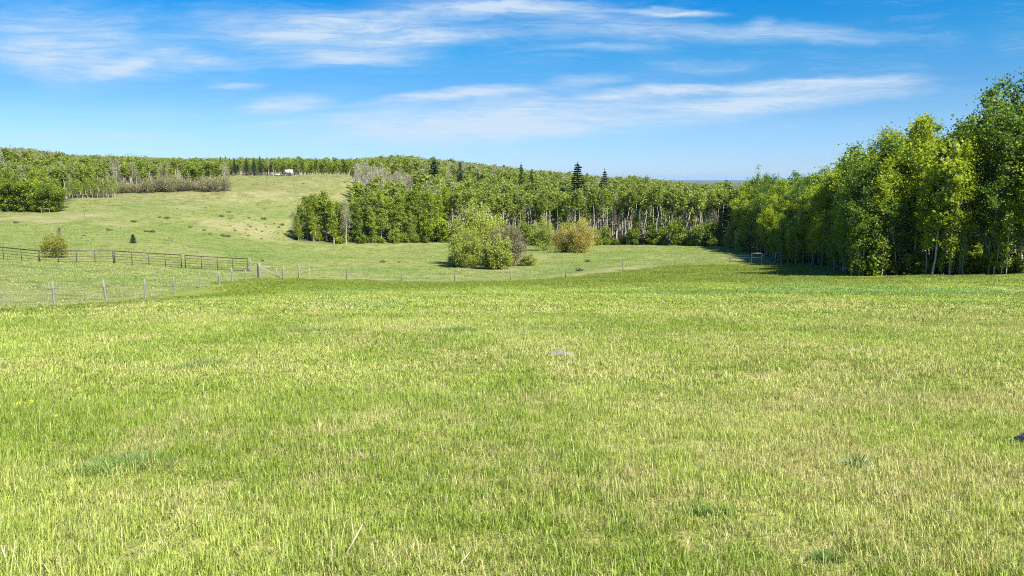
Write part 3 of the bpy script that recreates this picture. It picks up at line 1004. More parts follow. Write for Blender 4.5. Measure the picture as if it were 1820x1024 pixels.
def edge_pt(s):
    p = np.array([np.interp(s, seg, exy[:, 0]), np.interp(s, seg, exy[:, 1])])
    q = np.array([np.interp(s + 0.5, seg, exy[:, 0]), np.interp(s + 0.5, seg, exy[:, 1])])
    t = unit(q - p)
    n = np.array([-t[1], t[0]])
    if n @ np.array([0.6, 0.8]) < 0:
        n = -n
    return p, n


for row, (off, gap) in enumerate([(0.9, 2.1), (2.9, 2.4), (5.2, 2.8), (8.0, 3.4)]):
    s = rt.random() * gap
    while s < seg[-1]:
        p, n = edge_pt(s)
        q = p + n * (off + rt.normal() * 0.5) + rt.normal(size=2) * 0.3
        s += gap * (0.7 + 0.6 * rt.random())
        u = uof(q[0], q[1])
        if u > 1930 or depth_in_wood(q[0], q[1]) < 0.2:
            continue
        lim = float(top_limit(q[0], q[1])) - hz(q[0], q[1])
        if row == 0:
            Ht = lim * (0.42 + 0.35 * rt.random())
        elif row == 1:
            Ht = lim * (0.66 + 0.28 * rt.random())
        else:
            Ht = lim * (0.84 + 0.16 * rt.random() ** 1.5) if rt.random() > 0.14 else lim * (1.03 + 0.06 * rt.random())
        Ht = float(np.clip(Ht, 3.5, 19))
        kk = K_near if rt.random() < (0.85 if row < 2 else 0.6) else K_deep
        lb, gr = (LB_INNER, "inner poplars of the near wood") if row >= 2 else ((LB_NEAR, "front poplars of the near wood") if u > 1505 else (LB_BAY, "poplars round the shaded bay"))
        put(kk, "poplar_tree", q[0], q[1], Ht, 12.5, lb, "tree", gr)
        TAKEN.append(q)
# slim stems and suckers along its foot
for i in range(70):
    s = rt.random() * seg[-1]
    p, n = edge_pt(s)
    q = p + n * (0.2 + rt.random() * 0.8)
    u = uof(q[0], q[1])
    if not 1300 < u < 1900:
        continue
    put(K_sap, "sapling_tree", q[0], q[1], 2.2 + 3.6 * rt.random(), 6.0, "thin pale stemmed sapling at the foot of the near wood", "sapling", "saplings along the foot of the near wood")

# trees of the near wood with a look of their own
plant_tree("poplar_tree", K_deep[0], uy(1772, 70) - [0, 0, .03], (1.12, 1.12, 17.8 / 13.3), 0.6, "tallest dark poplar rising highest of the near wood, open airy top", "tree")
plant_tree("poplar_tree", K_deep[2], uy(1733, 71) - [0, 0, .03], (1.0, 1.0, 16.6 / 13.3), 2.6, "second tallest dark poplar, just on the open field side of the tallest one", "tree")
plant_tree("poplar_tree", K_sap[2], uy(1655, 66) - [0, 0, .03], (2.1, 2.1, 2.0), 2.0, "white stemmed poplar with bare pale trunk showing through the leaves", "tree")
g1 = kind(*broadleaf(201, 14.5, 0.62, 2.6, 22, 60, 40, 0.17, 0.36, 0.12), "pale_poplar", "bark_grey", ["leaf_silver"])
plant_tree("poplar_tree", g1, uy(1568, 80) - [0, 0, .03], (1, 1, 14.6 / 14.5), 0.0, "pale silvery green rounded crown standing above its darker neighbours", "tree")
g2 = kind(*broadleaf(203, 10, 0.3, 0.8, 18, 26, 26, 0.16, 0.2, 0.06), "wispy_poplar", "bark_grey", ["leaf_deep"])
plant_tree("poplar_tree", g2, uy(1345, 150) - [0, 0, .03], (1.3, 1.3, 1.66), 1.0, "wispy thin topped tree poking above the wood left of the near wood", "tree")

# ---- the middle wood across the pasture: the front rows tree by tree
AREAS = [(515, 650, "leafy green tree at the tip of the far wood touching the bare hill", "trees at the tip of the far wood"),
         (650, 800, "dark leafy tree in the far wood between its tip and the big willow thicket", "trees of the far wood before the thicket"),
         (800, 1000, "pale stemmed tree in the far wood behind the big willow thicket", "trees of the far wood behind the thicket"),
         (1000, 1300, "tall aspen with bare pale trunk in the far wood behind the golden willow", "aspens of the far wood behind the golden willow")]
for row, (off, gap) in enumerate([(0.6, 2.1), (2.6, 2.2), (5.2, 2.5)]):
    x = (515 - 910) / F * 168 + rt.random()
    while x < (1296 - 910) / F * 168:
        y = float(np.interp(uof(x, 174), FR_U, FR_Y)) + off + rt.normal() * 0.8
        u = float(uof(x, y))
        xx = x + rt.normal() * 0.5
        x += gap * (0.75 + 0.5 * rt.random())
        if depth_in_wood(xx, y) < 0.1:
            continue
        z = hz(xx, y)
        area = next((a for a in AREAS if a[0] <= u < a[1]), AREAS[-1])
        lim = float(top_limit(xx, y)) - z
        if u < 650:
            mx = np.interp(u, [515, 545, 575, 605, 640], [7.5, 10.0, 12.2, 10.5, 12.0])
            kk, Hr, Ht, nm = K_mid, 12.3, mx * (0.75 + 0.25 * rt.random()), "wood_tree"
            if rt.random() < 0.08:
                kk, Hr, nm = K_bare, 11, "bare_tree"
        elif u < 800:
            mx = np.interp(u, [650, 700, 760, 800], [12.0, 11.5, 12.5, 13])
            if row == 0:
                kk, Hr, Ht, nm = (K_low if rt.random() < 0.35 else K_mid), 12.3, mx * (0.5 + 0.4 * rt.random()), "wood_tree"
                if kk is K_low:
                    Hr, Ht = 5.0, 3 + 3 * rt.random()
            else:
                kk, Hr, Ht, nm = K_mid, 12.3, mx * (0.82 + 0.22 * rt.random()), "wood_tree"
        else:
            mx = min(lim, np.interp(u, [800, 900, 1000, 1100, 1300], [13, 13.0, 14.0, 15.0, 15.0]))
            if row == 0:
                kk, Hr, Ht, nm = (K_low, 5.0, 4.0 + 2.2 * rt.random(), "young_tree") if rt.random() < 0.95 else (K_asp, 14.4, mx * (0.8 + 0.2 * rt.random()), "aspen_tree")
            elif row == 1 and rt.random() < 0.2:
                kk, Hr, Ht, nm = K_mid, 12.3, 5.5 + 2.5 * rt.random(), "wood_tree"
            else:
                kk, Hr, Ht, nm = K_asp, 14.4, mx * (0.86 + 0.14 * rt.random()), "aspen_tree"
        lb = area[2]
        gr = area[3]
        if nm == "bare_tree":
            lb, gr = "leafless pale grey tree at the edge of the far wood by the bare hill", "leafless trees at the tip of the far wood"
        if nm == "young_tree":
            lb, gr = "low bright green young tree in front of the far wood's tall pale trunks", "young trees before the far wood"
        put(kk, nm, xx, y, float(Ht), Hr, lb, "tree", gr)
        TAKEN.append(np.array([xx, y]))

# ---- left edge: dense green clump and its neighbours
K_clump = [kind(*broadleaf(210 + i, 9.0, 0.06, 3.0, 34, 150, 30, 0.34, 0.42, 0.12, stems=2, sides=5), "clump_tree", "bark_grey", ["leaf_wood"]) for i in range(3)]
for i in range(26):
    u = -60 + 172 * (i + rt.random()) / 26
    y = 181 + (i % 3) * 4.0 + rt.random() * 2
    z = hz((u - 910) / F * y, y)
    vt = np.interp(u, [-60, 0, 50, 85, 112, 122], [305, 308, 318, 324, 335, 352]) + rt.normal() * 3
    Ht = 1.6 + y * (315 - vt) / F - z
    put(K_clump, "leafy_tree", (u - 910) / F * y, y, float(Ht), 9.6, "dense dark leafy tree in the clump at the picture's left rim by the dirt track", "tree", "trees of the dense clump by the track")
for i in range(30):
    u = 124 + 88 * (i + rt.random()) / 30
    y = 206 + (i % 3) * 2.5 + rt.random() * 2
    Ht = 4.6 + rt.random() * 1.5
    put(K_sap, "sapling_tree", (u - 910) / F * y, y, Ht, 6.0, "slender young aspen in the light thicket between dense clump and brown willows", "sapling", "young aspens beside the dense clump")

# brown willow shrubs below the left hill's wood
K_brown = [kind(*shrub(230 + i, 4.2, 2.7, 16, 330, 0.20, 0.62, 0.10), "brown_willow", "bark_brown", ["leaf_aspen", "twig"]) for i in range(3)]
K_brown = [(a, b) for a, b in K_brown]
for i, (u, vt, wpx) in enumerate([(219, 323, 20), (232, 326, 22), (250, 326, 22), (262, 322, 24), (283, 318, 24), (298, 313, 28), (312, 315, 26), (330, 318, 22), (349, 322, 24), (366, 316, 26), (384, 312, 30), (396, 318, 22)]):
    y = 222 + (i % 3) * 1.5
    p = uy(u, y)
    Ht = 1.6 + y * (315 - vt) / F - p[2]
    k = K_brown[i % 3]
    R = wpx / F * y * 0.75
    plant_tree("willow_shrub", k, p, (R / 2.7, R / 2.7, Ht / 4.3), rt.random() * 6, "greyish brown leafless willow in the row at the top of the bare pasture", "shrub", "brown willows in a row on the pasture")

# ---- shrubs in the pasture
kA = kind(*shrub(240, 7.6, 3.3, 24, 430, 0.25, 0.06, 0.16, 0.5, 0.17), "tall_willow", "bark_pale", ["leaf_silver", "twig"])
kB = kind(*shrub(241, 5.6, 2.9, 22, 560, 0.22, 0.75, 0.10, 0.5, 0.25), "grey_willow", "bark_brown", ["leaf_aspen", "twig"])
kC = kind(*shrub(242, 4.4, 2.2, 20, 420, 0.23, 0.12, 0.10, 0.55, 0.18), "yellow_willow", "bark_brown", ["leaf_silver", "twig"])
kD = kind(*shrub(243, 5.2, 2.9, 26, 620, 0.18, 0.22, 0.12, 0.5, 0.24), "gold_willow", "bark_brown", ["leaf_gold", "twig"])
kE = kind(*shrub(244, 3.0, 1.3, 12, 300, 0.18, 0.2, 0.08, 0.6, 0.25), "small_willow", "bark_grey", ["leaf_silver", "twig"])
plant_tree("willow_shrub", kA, uy(852, 113), (1.22, 1.1, 1.18), 0.4, "tallest pale green willow of the thicket in the middle pasture", "shrub")
plant_tree("willow_shrub", kA, uy(828, 109), (0.78, 0.78, 0.72), 2.2, "lower green willow at the darker shaded side of the middle thicket", "shrub")
plant_tree("willow_shrub", kB, uy(905, 111), (0.95, 0.9, 0.92), 1.4, "greyish purple twiggy willow in the middle pasture thicket", "shrub")
plant_tree("willow_shrub", kC, uy(888, 105), (0.85, 0.8, 0.95), 0.2, "yellow green willow at the front of the middle thicket nearest the fence", "shrub")
plant_tree("willow_shrub", kC, uy(866, 106), (0.55, 0.55, 0.72), 3.2, "small front willow between the thicket's pale and yellow bushes", "shrub")
plant_tree("willow_shrub", kE, uy(806, 111), (0.7, 0.7, 0.5), 1.0, "short sprout on the outer shaded edge of the middle thicket", "shrub")
plant_tree("willow_shrub", kE, uy(940, 110), (1.0, 1.0, 0.5), 2.0, "low yellow sprouts on the sunny edge of the middle thicket", "shrub")
plant_tree("willow_shrub", kD, uy(1030, 139), (1.0, 0.95, 1.02), 0.0, "golden brown rounded willow standing alone beside the far wood", "shrub")
plant_tree("willow_shrub", kD, uy(1002, 141), (0.8, 0.8, 0.86), 2.5, "paler half of the golden willow pair, nearer the middle thicket", "shrub")
plant_tree("willow_shrub", kA, uy(968, 156), (0.8, 0.8, 0.86), 1.3, "bright green bush between the middle thicket and the golden willow", "shrub")
plant_tree("willow_shrub", kE, uy(1320, 138), (1.25, 1.25, 1.3), 0.6, "small silvery green willow at the wood edge beside the steel frames", "shrub")
plant_tree("willow_shrub", kE, uy(1302, 152), (1.3, 1.3, 1.6), 1.6, "pale willow behind the small silvery one at the wood edge", "shrub")
# left pasture
kY = kind(*shrub(250, 2.6, 1.5, 16, 420, 0.12, 0.12, 0.40, 0.6, 0.20), "yellow_shrub", "bark_brown", ["leaf_yellow", "twig"])
plant_tree("yellow_shrub", kY, uy(99, 87), (1.0, 1.0, 1.0), 0.3, "yellow green shrub with bare red stems behind the dark pipe panels", "shrub")
kb = kind(*bare_tree(251, 3.4, 0.3, 0.5, 14, 0.03, 160, 30, 0.03, 4), "bare_sapling", "bark_brown", ["twig"])
plant_tree("bare_sapling", kb, uy(109, 89), (1, 1, 1), 0.0, "thin brown leafless sapling sticking up behind the yellow shrub", "sapling")
plant_tree("spruce_tree", kind(*spruce(252, 1.35, 0.5, 900, 0.03, 0.16), "tiny_spruce", "bark_brown", ["needle"]), uy(237, 112), (1, 1, 1), 0.2, "tiny lone spruce on the open pasture above the pipe panels", "tree")

# ---- spruces above the woods
for i, (u, vt, Yd, w, lb) in enumerate([
        (773, 284, 250, 1.8, "dark spruce with thick ragged top over the far wood's pale bare trees"),
        (752, 307, 235, 0.9, "short spruce left of the ragged one among pale bare trees"),
        (819, 287, 265, 0.75, "slim pointed spruce beyond the middle thicket's tall willow"),
        (836, 292, 300, 0.6, "small spruce tip just right of the slim pointed spruce"),
        (926, 290, 240, 0.7, "narrow spruce spire over the far wood, taller one of a close pair"),
        (944, 302, 240, 0.75, "lower spruce of the close pair over the far wood"),
        (850, 300, 270, 0.7, "dark blunt spruce half sunk in the wood right of the slim one"),
        (1025, 289, 215, 1.45, "broad cone shaped spruce standing highest over the pale aspens"),
        (1073, 302, 215, 1.0, "small spruce tip right of the broad cone shaped spruce"),
        (668, 318, 255, 1.0, "dark spruce low in the pale bare trees nearest the bare hill"),
        (700, 330, 225, 0.9, "small dark spruce inside the far wood below the pale bare trees"),
        (1294, 330, 172, 1.3, "dark spruce in the notch between the far wood and the near wood")]):
    x = (u - 910) / F * Yd
    z = hz(x, Yd)
    Ht = 1.6 + Yd * (315 - vt) / F - z
    s = Ht / 12.0
    plant_tree("spruce_tree", K_spr[i % 3], (x, Yd, z), (s * w * 1.25, s * w * 1.25, s), i * 1.3, lb, "tree")
for i, (u, vt) in enumerate([(392, 281), (399, 279), (408, 278), (415, 281), (423, 281), (444, 282), (457, 281), (468, 278)]):
    Yd = 313.5 + 1.5 * (i % 3)
    x = (u - 910) / F * Yd
    z = hz(x, Yd)
    Ht = 1.6 + Yd * (315 - vt) / F - z
    plant_tree("spruce_tree", K_spr[i % 3], (x, Yd, z), (0.8, 0.8, Ht / 12.0), i * 2.0, "dark spruce in the small row on the skyline above the bare hill", "tree", "row of spruces above the bare hill")

# ---- the rest of the woods: everything behind, as one mass each
far_protos = []
for i in range(4):
    t_, c_2 = broadleaf(300 + i, 12, 0.22 + 0.07 * i, 1.75, 22, 70, 13, 0.46, 0.38, 0.11, twigs=False, sides=4)
    far_protos.append((t_, c_2, 1))
for i in range(3):
    t_, c_2 = broadleaf(310 + i, 12, 0.66, 1.5, 20, 54, 11, 0.46, 0.36, 0.12, twigs=False, sides=4)
    far_protos.append((t_, c_2, 2))
for i in range(2):
    t_, c_2 = bare_tree(320 + i, 12, 0.35, 1.9, 20, 0.12, 420, 160, 0.06, 4)
    far_protos.append((t_, c_2, 3))
for i in range(2):
    t_, c_2 = broadleaf(330 + i, 12, 0.15, 1.9, 22, 70, 14, 0.46, 0.40, 0.11, twigs=False, sides=4)
    far_protos.append((t_, c_2, 4))


def merge_proto(t_, c_2, mi):
    V1, n1, i1, m1, t1 = t_.arrays()
    V2, n2, i2, m2, t2 = c_2.arrays()
    return (np.concatenate([V1, V2]), np.concatenate([n1, n2]), np.concatenate([i1, i2 + len(V1)]),
            np.concatenate([np.zeros(len(n1), int), np.full(len(n2), mi)]), np.concatenate([t1, t2]))


PROTOS = [merge_proto(*p) for p in far_protos]
WOODM = [M["bark_pale"], M["leaf_far"], M["leaf_aspen"], M["twig_pale"], M["leaf_fresh"]]
rw = np.random.default_rng(77)
gxs = np.arange(-330, 330, 3.1)
gys = np.arange(50, 520, 3.1)
A, B = np.meshgrid(gxs, gys)
wx = A.ravel() + rw.normal(size=A.size) * 0.9
wy = B.ravel() + rw.normal(size=A.size) * 0.9
wu = uof(wx, wy)
dp = depth_in_wood(wx, wy)
ok = (dp > 0.6) & (wu > -130) & (wu < 1990)
ok &= ~((wu > 1290) & (wy > 260))
ok &= ~((wu > 412) & (wu < 636) & (wy < 322))
ok &= rw.random(len(wx)) < np.where(wy > 330, 0.75, 1.0)
wx, wy, wu, dp = wx[ok], wy[ok], wu[ok], dp[ok]
TK = np.array(TAKEN)
dmin = np.full(len(wx), 9e9)
for i in range(0, len(TK), 50):
    dmin = np.minimum(dmin, (((np.stack([wx, wy], -1)[:, None] - TK[None, i:i + 50]) ** 2).sum(-1)).min(1))
front = ((wu > 1296) & (dp < 8.5)) | ((wu > 515) & (wu <= 1296) & (wy < 230) & (dp < 8.0)) | ((wu < 125) & (dp < 12)) | ((wu > 125) & (wu < 212) & (dp < 8)) | ((wu > 212) & (wu < 405) & (dp < 5) & (wy < 240))
ok = (dmin > 1.6 ** 2) & ~front
wx, wy, wu, dp = wx[ok], wy[ok], wu[ok], dp[ok]
wz = height(wx, wy)
lim = top_limit(wx, wy) - wz
clump = 0.5 + 0.5 * np.sin(wx * 0.11 + 1.7 * np.sin(wy * 0.07)) * np.sin(wy * 0.09 + 1.3 * np.sin(wx * 0.05))
Hn = np.where(wu > 1290, 14.5, 12.0) * (0.72 + 0.4 * rw.random(len(wx))) * (0.88 + 0.2 * clump)
near_left = (wu < 412) & (wy < 260)
Hn = np.where(near_left, 6.0 + 3.0 * rw.random(len(wx)), Hn)
Hn = np.where((wu > 412) & (wu < 640) & (wy > 316), 9.5 * (0.75 + 0.35 * rw.random(len(wx))), Hn)
jit = 0.97 + 0.075 * rw.normal(size=len(wx))
Hn = np.where(wu > 1290, np.maximum(Hn, lim * 0.8), Hn)
Hn = np.minimum(Hn, lim * jit)
ok = Hn > 2.0
wx, wy, wu, wz, Hn, clump = wx[ok], wy[ok], wu[ok], wz[ok], Hn[ok], clump[ok]
n = len(wx)
q = rw.random(n)
var = rw.integers(0, 4, n)
baren = (np.exp(-((wu - 690) / 75) ** 2) * np.exp(-((wy - 230) / 40) ** 2) * 1.0 + np.exp(-((wu - 850) / 90) ** 2) * np.exp(-((wy - 390) / 60) ** 2) * 0.45 + np.exp(-((wu - 20) / 70) ** 2) * np.exp(-((wy - 330) / 45) ** 2) * 0.8 + 0.10 + 0.08 * (wu < 505) + 0.16 * ((wy > 300) & (wu > 640)))
aspn = 0.25 + 0.6 * ((wu > 800) & (wu < 1300)) + 0.25 * (clump > 0.6) + 0.2 * (wu < 505)
frn = 0.25 * (clump < 0.4) + 0.3 * ((wu < 330) & (wy < 300)) + 0.1
var = np.where(q < baren, rw.integers(7, 9, n), np.where(q < baren + (1 - baren) * aspn, rw.integers(4, 7, n), np.where(rw.random(n) < frn, rw.integers(9, 11, n), var)))
crest = (wu > 405) & (wu < 640) & (wy > 316)
var = np.where(crest & (rw.random(n) < 0.8), rw.integers(0, 2, n), var)
Hn = np.where(crest, Hn * (0.8 + 0.3 * rw.random(n)), Hn)
sz = Hn / 12.4
sw = sz ** 0.7 * (0.9 + 0.35 * rw.random(n))
rot = np.stack([rw.normal(size=n) * 0.03, rw.normal(size=n) * 0.03, rw.random(n) * 6.283], -1)
P = np.stack([wx, wy, wz - 0.05], -1)
S = np.stack([sw, sw, sz], -1)
NEARP = []
for i in range(4):
    t_, c_2 = broadleaf(340 + i, 12, 0.22 + 0.05 * i, 2.3, 30, 190, 15, 0.28, 0.28, 0.09, twigs=True, sides=5)
    NEARP.append(merge_proto(t_, c_2, 1 if i < 3 else 4))
near_sel = wu > 1296
scatter("near_wood_interior", NEARP, P[near_sel], rot[near_sel], S[near_sel], var[near_sel] % 4, [M["bark_grey"], M["leaf_near"], M["leaf_aspen"], M["twig_pale"], M["leaf_deep"]],
        label="deep interior of the near wood behind its front trees", category="wood")
for nm, sel, lb in [("far_wood", (wu <= 1296) & (wu >= 505), "mixed aspen wood covering the slope behind the front trees across the pasture"),
                    ("hill_wood", wu < 505, "aspen wood on the rising ground beyond the bare hill and brown willows")]:
    scatter(nm, PROTOS, P[sel], rot[sel], S[sel], var[sel], WOODM, label=lb, category="wood")
print("wood trees", n, "individual", count, "rows", len(TAKEN))

# undergrowth at the wood's foot
K_under = [shrub(260 + i, 1.6, 1.0, 9, 120, 0.30, 0.25, 0.06, 0.6, 0.3) for i in range(3)]
up_, uv_ = [], []
for s in np.arange(0, seg[-1], 1.1):
    p, nrm = edge_pt(s)
    for k in range(2):
        qq = p + nrm * (1.6 + 6 * rt.random())
        up_.append(qq)
for x in np.arange((515 - 910) / F * 168, (1296 - 910) / F * 168, 1.5):
    y = float(np.interp(uof(x, 174), FR_U, FR_Y))
    for k in range(2):
        up_.append(np.array([x + rt.normal(), y + 0.2 + 5 * rt.random()]))
up_ = np.array(up_)
up_ = up_[(uof(up_[:, 0], up_[:, 1]) < 1950) & (depth_in_wood(up_[:, 0], up_[:, 1]) > 0.1)]
nu = len(up_)
prot = []
for t_, c_2 in K_under:
    V2, n2, i2, m2, t2 = c_2.arrays()
    prot.append((V2, n2, i2, m2, t2))
us = 0.6 + 0.8 * rt.random(nu)
scatter("undergrowth", prot, np.stack([up_[:, 0], up_[:, 1], height(up_[:, 0], up_[:, 1])], -1), np.stack([np.zeros(nu), np.zeros(nu), rt.random(nu) * 6.28], -1),
        np.stack([us, us, us], -1), rt.integers(0, 3, nu), [M["leaf_wood"], M["twig"]], label="low leafy undergrowth along the foot of the woods", category="undergrowth")

# low brown clumps scattered over the hillside
K_heath = []
for i in range(3):
    a, b = shrub(270 + i, 0.38, 0.5, 7, 60, 0.13, 0.3, 0.05, 0.6, 0.28)
    K_heath.append(b.mesh("low_clump", [M["heath"], M["twig"]]))
spots = [(323, 382), (375, 367), (367, 369), (390, 353), (284, 387), (298, 389), (290, 394), (325, 394), (390, 399), (410, 402), (195, 410), (190, 408), (262, 413), (268, 413), (236, 395), (315, 371), (416, 408), (446, 404),
         (440, 408), (470, 404), (473, 399), (480, 412), (466, 412), (452, 415), (425, 418), (440, 420), (397, 420), (405, 421), (420, 411), (432, 396), (300, 425), (489, 398), (497, 405), (503, 401), (510, 412), (513, 420),
         (495, 415), (485, 395), (470, 390), (455, 390), (440, 388), (410, 390), (395, 385), (350, 400), (340, 405), (363, 410), (435, 415), (455, 408), (463, 425), (490, 425), (505, 428), (443, 400), (385, 408), (372, 417),
         (408, 378), (470, 372), (455, 362), (520, 385), (525, 375), (500, 380), (466, 322), (540, 327), (600, 325), (612, 326), (475, 318), (545, 352), (553, 349), (148, 420), (83, 399), (27, 397), (66, 404)]
for i, (u, v) in enumerate(spots):
    p = ground_hit(u + rt.normal() * 1.5, v)
    s = 0.35 + 1.0 * rt.random() ** 2.2
    o = link("low_shrub", K_heath[i % 3], None, p, label="low dark brown clump among others scattered over the bare hillside pasture", category="shrub", group="brown clumps scattered over the hillside")
    o.scale = (s * 1.2, s, s * (0.55 + 0.5 * rt.random()))
    o.rotation_euler = (0, 0, rt.random() * 6)
for (u, v, lb, s) in [(680, 467, "single dark clump alone on the pasture behind the wire fence, darkest of a pair", 0.9), (709, 467, "smaller dark clump beside the lone dark one on the pasture", 0.5),
                      (1044, 466, "grey green sage tuft on the pasture below the golden willow", 1.0), (1029, 483, "brownish tuft on the dry strip beside the fence below the golden willow", 1.1), (466, 465, "dark small tuft just behind the wooden gate", 0.6)]:
    o = link("low_shrub", K_heath[0], None, ground_hit(u, v), label=lb, category="shrub")
    o.scale = (s, s, s)


# ------------------------------------------------------------------ fences and gates
def post_geo(h, r, tilt=(0, 0), r_=None, sides=8):
    g = Geo()
    k = 5
    t = np.linspace(0, 1, k)
    pts = np.stack([tilt[0] * t * h, tilt[1] * t * h, -0.3 + t * (h + 0.3)], -1)
    rr = r * (1.08 - 0.16 * t)
    g.tube(pts, rr, sides)
    return g


rf = np.random.default_rng(5)
fence = thing("wire_fence", "wire fence of grey weathered wooden posts running down the meadow's side towards the gate", "fence", LEFT_FENCE[1])
base0 = LEFT_FENCE[1]
hts = [1.25, 1.22, 1.25, 1.22, 1.15, 1.22, 1.0, 1.2, 0.95, 1.25]
rads = [0.055, 0.06, 0.06, 0.06, 0.045, 0.04, 0.085, 0.075, 0.07, 0.05]
tops = []
for i, p in enumerate(LEFT_FENCE[:-1]):
    tl = (rf.normal() * 0.03, rf.normal() * 0.03) if i != 2 else (-0.09, 0.0)
    o = link("post", post_geo(hts[i], rads[i], tl).mesh("fence_post", [M["wood"]], True), fence, p - base0)
    tops.append((p - base0, tl, hts[i]))
for hgt in (0.3, 0.58, 0.85, 1.05):
    g = Geo()
    pts = []
    for (p, tl, hh) in tops:
        f = min(hgt, hh - 0.05)
        pts.append(p + np.array([tl[0] * f, tl[1] * f - 0.06, f]))
    pts.append(LEFT_FENCE[-1] - base0 + np.array([0, 0, hgt]))
    g.tube(np.array(pts), 0.007, 4)
    link("wire", g.mesh("fence_wire", [M["wire"]]), fence)

far_f = thing("wire_fence", "wire fence of thin dark steel posts crossing below the pasture and the middle thicket", "fence", FAR_FENCE[3])
b1 = FAR_FENCE[3]
ft = []
for i, p in enumerate(FAR_FENCE[1:-1]):
    hh = 1.22 + 0.06 * rf.normal()
    g = Geo()
    g.box((0, 0, hh / 2 - 0.15), (0.085, 0.014, hh + 0.3))
    g.box((0, 0.022, hh / 2 - 0.15), (0.014, 0.032, hh + 0.3))
    o = link("post", g.mesh("steel_post", [M["tpost"]]), far_f, p - b1)
    o.rotation_euler = (rf.normal() * 0.03, rf.normal() * 0.03, 0)
    g = Geo()
    g.box((0, 0.006, hh - 0.05), (0.066, 0.05, 0.10))
    link("post_tip", g.mesh("post_tip", [M["tip"] if i in (5,) else M["tpost"]]), o)
    ft.append(p - b1)
ft.append(FAR_FENCE[-1] - b1)
for hgt in (0.28, 0.55, 0.82, 1.08):
    g = Geo()
    g.tube(np.array([p + [0, -0.03, hgt] for p in ft]), 0.006, 4)
    link("wire", g.mesh("fence_wire", [M["wire"]]), far_f)

# wooden gate with a diagonal brace
gp0, gp1 = uy(462, 74.0), uy(504, 76.0)
gate = thing("wooden_gate", "wooden gateway with two thick grey posts and one pale diagonal rail", "gate", gp0)
dg = gp1 - gp0
link("gate_post", post_geo(1.42, 0.15).mesh("gate_post", [M["wood"]], True), gate, (0, 0, 0), label="thick dark grey gate post")
link("gate_post", post_geo(1.30, 0.06, (0.03, 0)).mesh("gate_post", [M["wood"]], True), gate, (-0.22, 0.1, 0))
link("gate_post", post_geo(1.25, 0.12).mesh("gate_post", [M["wood"]], True), gate, dg)
g = Geo(); g.tube(np.array([[0.12, 0, 1.12], dg * 0.72 + [0, 0, 1.10]]), 0.035, 6)
link("top_rail", g.mesh("top_rail", [M["wood_pale"]]), gate)
g = Geo(); g.tube(np.array([[0.14, -0.05, 1.02], dg * 0.86 + [0, -0.05, 0.12]]), 0.055, 6)
link("diagonal_rail", g.mesh("diagonal_rail", [M["wood_pale"]]), gate)
g = Geo(); g.tube(np.array([dg * 0.70 + [0, 0.05, 0.1], dg * 0.70 + [0, 0.05, 1.08]]), 0.03, 6)
link("upright", g.mesh("upright", [M["wood_pale"]]), gate)


def brace(name, label, cat, pa, pb, h, r, mats, mid=None, group=None):
    t = thing(name, label, cat, pa, 0, group)
    d = pb - pa
    for q, mt in ((np.zeros(3), mats[0]), (d, mats[1])):
        link("post", post_geo(h, r, sides=8).mesh("frame_post", [M[mt]], True), t, q)
    g = Geo()
    ex = unit(d) * 0.05
    g.tube(np.array([-ex + [0, 0, h + r * 0.9], d + ex + [0, 0, h + r * 0.9]]), r * 0.95, 8)
    link("top_rail", g.mesh("top_rail", [M[mats[2]]], True), t)
    if mid:
        g = Geo()
        g.tube(np.array([[0, 0, mid], d + [0, 0, mid]]), r * 0.5, 6)
        link("middle_rail", g.mesh("middle_rail", [M[mats[2]]], True), t)
    return t


brace("wooden_hurdle", "pale bare wooden frame of two posts and a top rail right of the wooden gate", "frame", uy(532, 79.5), uy(550, 80.5), 1.15, 0.05, ["wood_pale", "wood_pale", "wood_pale"])
brace("pipe_frame", "wider grey steel frame at the shaded corner of the lawn, nearer the silvery willow", "frame", uy(1335.5, 107), uy(1354, 106), 1.42, 0.055, ["tpost", "galv", "galv"], 0.85)
o = link("wooden_post", post_geo(1.45, 0.08).mesh("corner_post", [M["wood"]], True), None, uy(1358, 107), label="grey wooden post beside the wider steel frame at the lawn corner", category="post")
brace("pipe_frame", "narrower grey steel frame deeper in the wood's shade", "frame", uy(1377.5, 105), uy(1389.5, 105), 1.4, 0.045, ["galv", "wood", "galv"])
brace("pipe_frame", "small whitish frame standing under the dense clump of trees by the track", "frame", uy(74, 180), uy(88, 180), 1.0, 0.055, ["wood", "wood", "wood"])
for (u, Yd, h, lb) in [(150, 168, 1.9, "lone thin post on the slope beside the dirt track"), (306, 118, 1.1, "lone thin post on the pasture above the middle pipe panel")]:
    link("steel_post", post_geo(h, 0.04, (0.02, 0)).mesh("lone_post", [M["tpost"]], True), None, uy(u, Yd), label=lb, category="post")


# pipe panels
def panel(a, b, label, hgt=1.42, nvert=3, drop=0.0):
    t = thing("corral_panel", label, "panel", a, 0, "dark pipe corral panels in a line")
    d = b - a
    up_ = np.array([0, 0, 1.0])
    lo, hi = up_ * 0.06, up_ * hgt

    def bar(nm, p, q_, r, s=6):
        g = Geo()
        g.tube(np.array([p, q_]), r, s)
        link(nm, g.mesh("pipe", [M["steel"]], True), t)
    bar("top_rail", hi, d + hi, 0.055)
    bar("bottom_rail", lo, d + lo, 0.035)
    for f in [0.0] + [(k + 1) / (nvert + 1) for k in range(nvert)] + [1.0]:
        bar("upright", d * f + up_ * (-0.05), d * f + hi, 0.05 if f in (0.0, 1.0) else 0.035)
    for k in range(4):
        z = 0.30 + k * 0.27
        bar("rail", d * 0 + up_ * z, d + up_ * z, 0.022, 5)
    return t


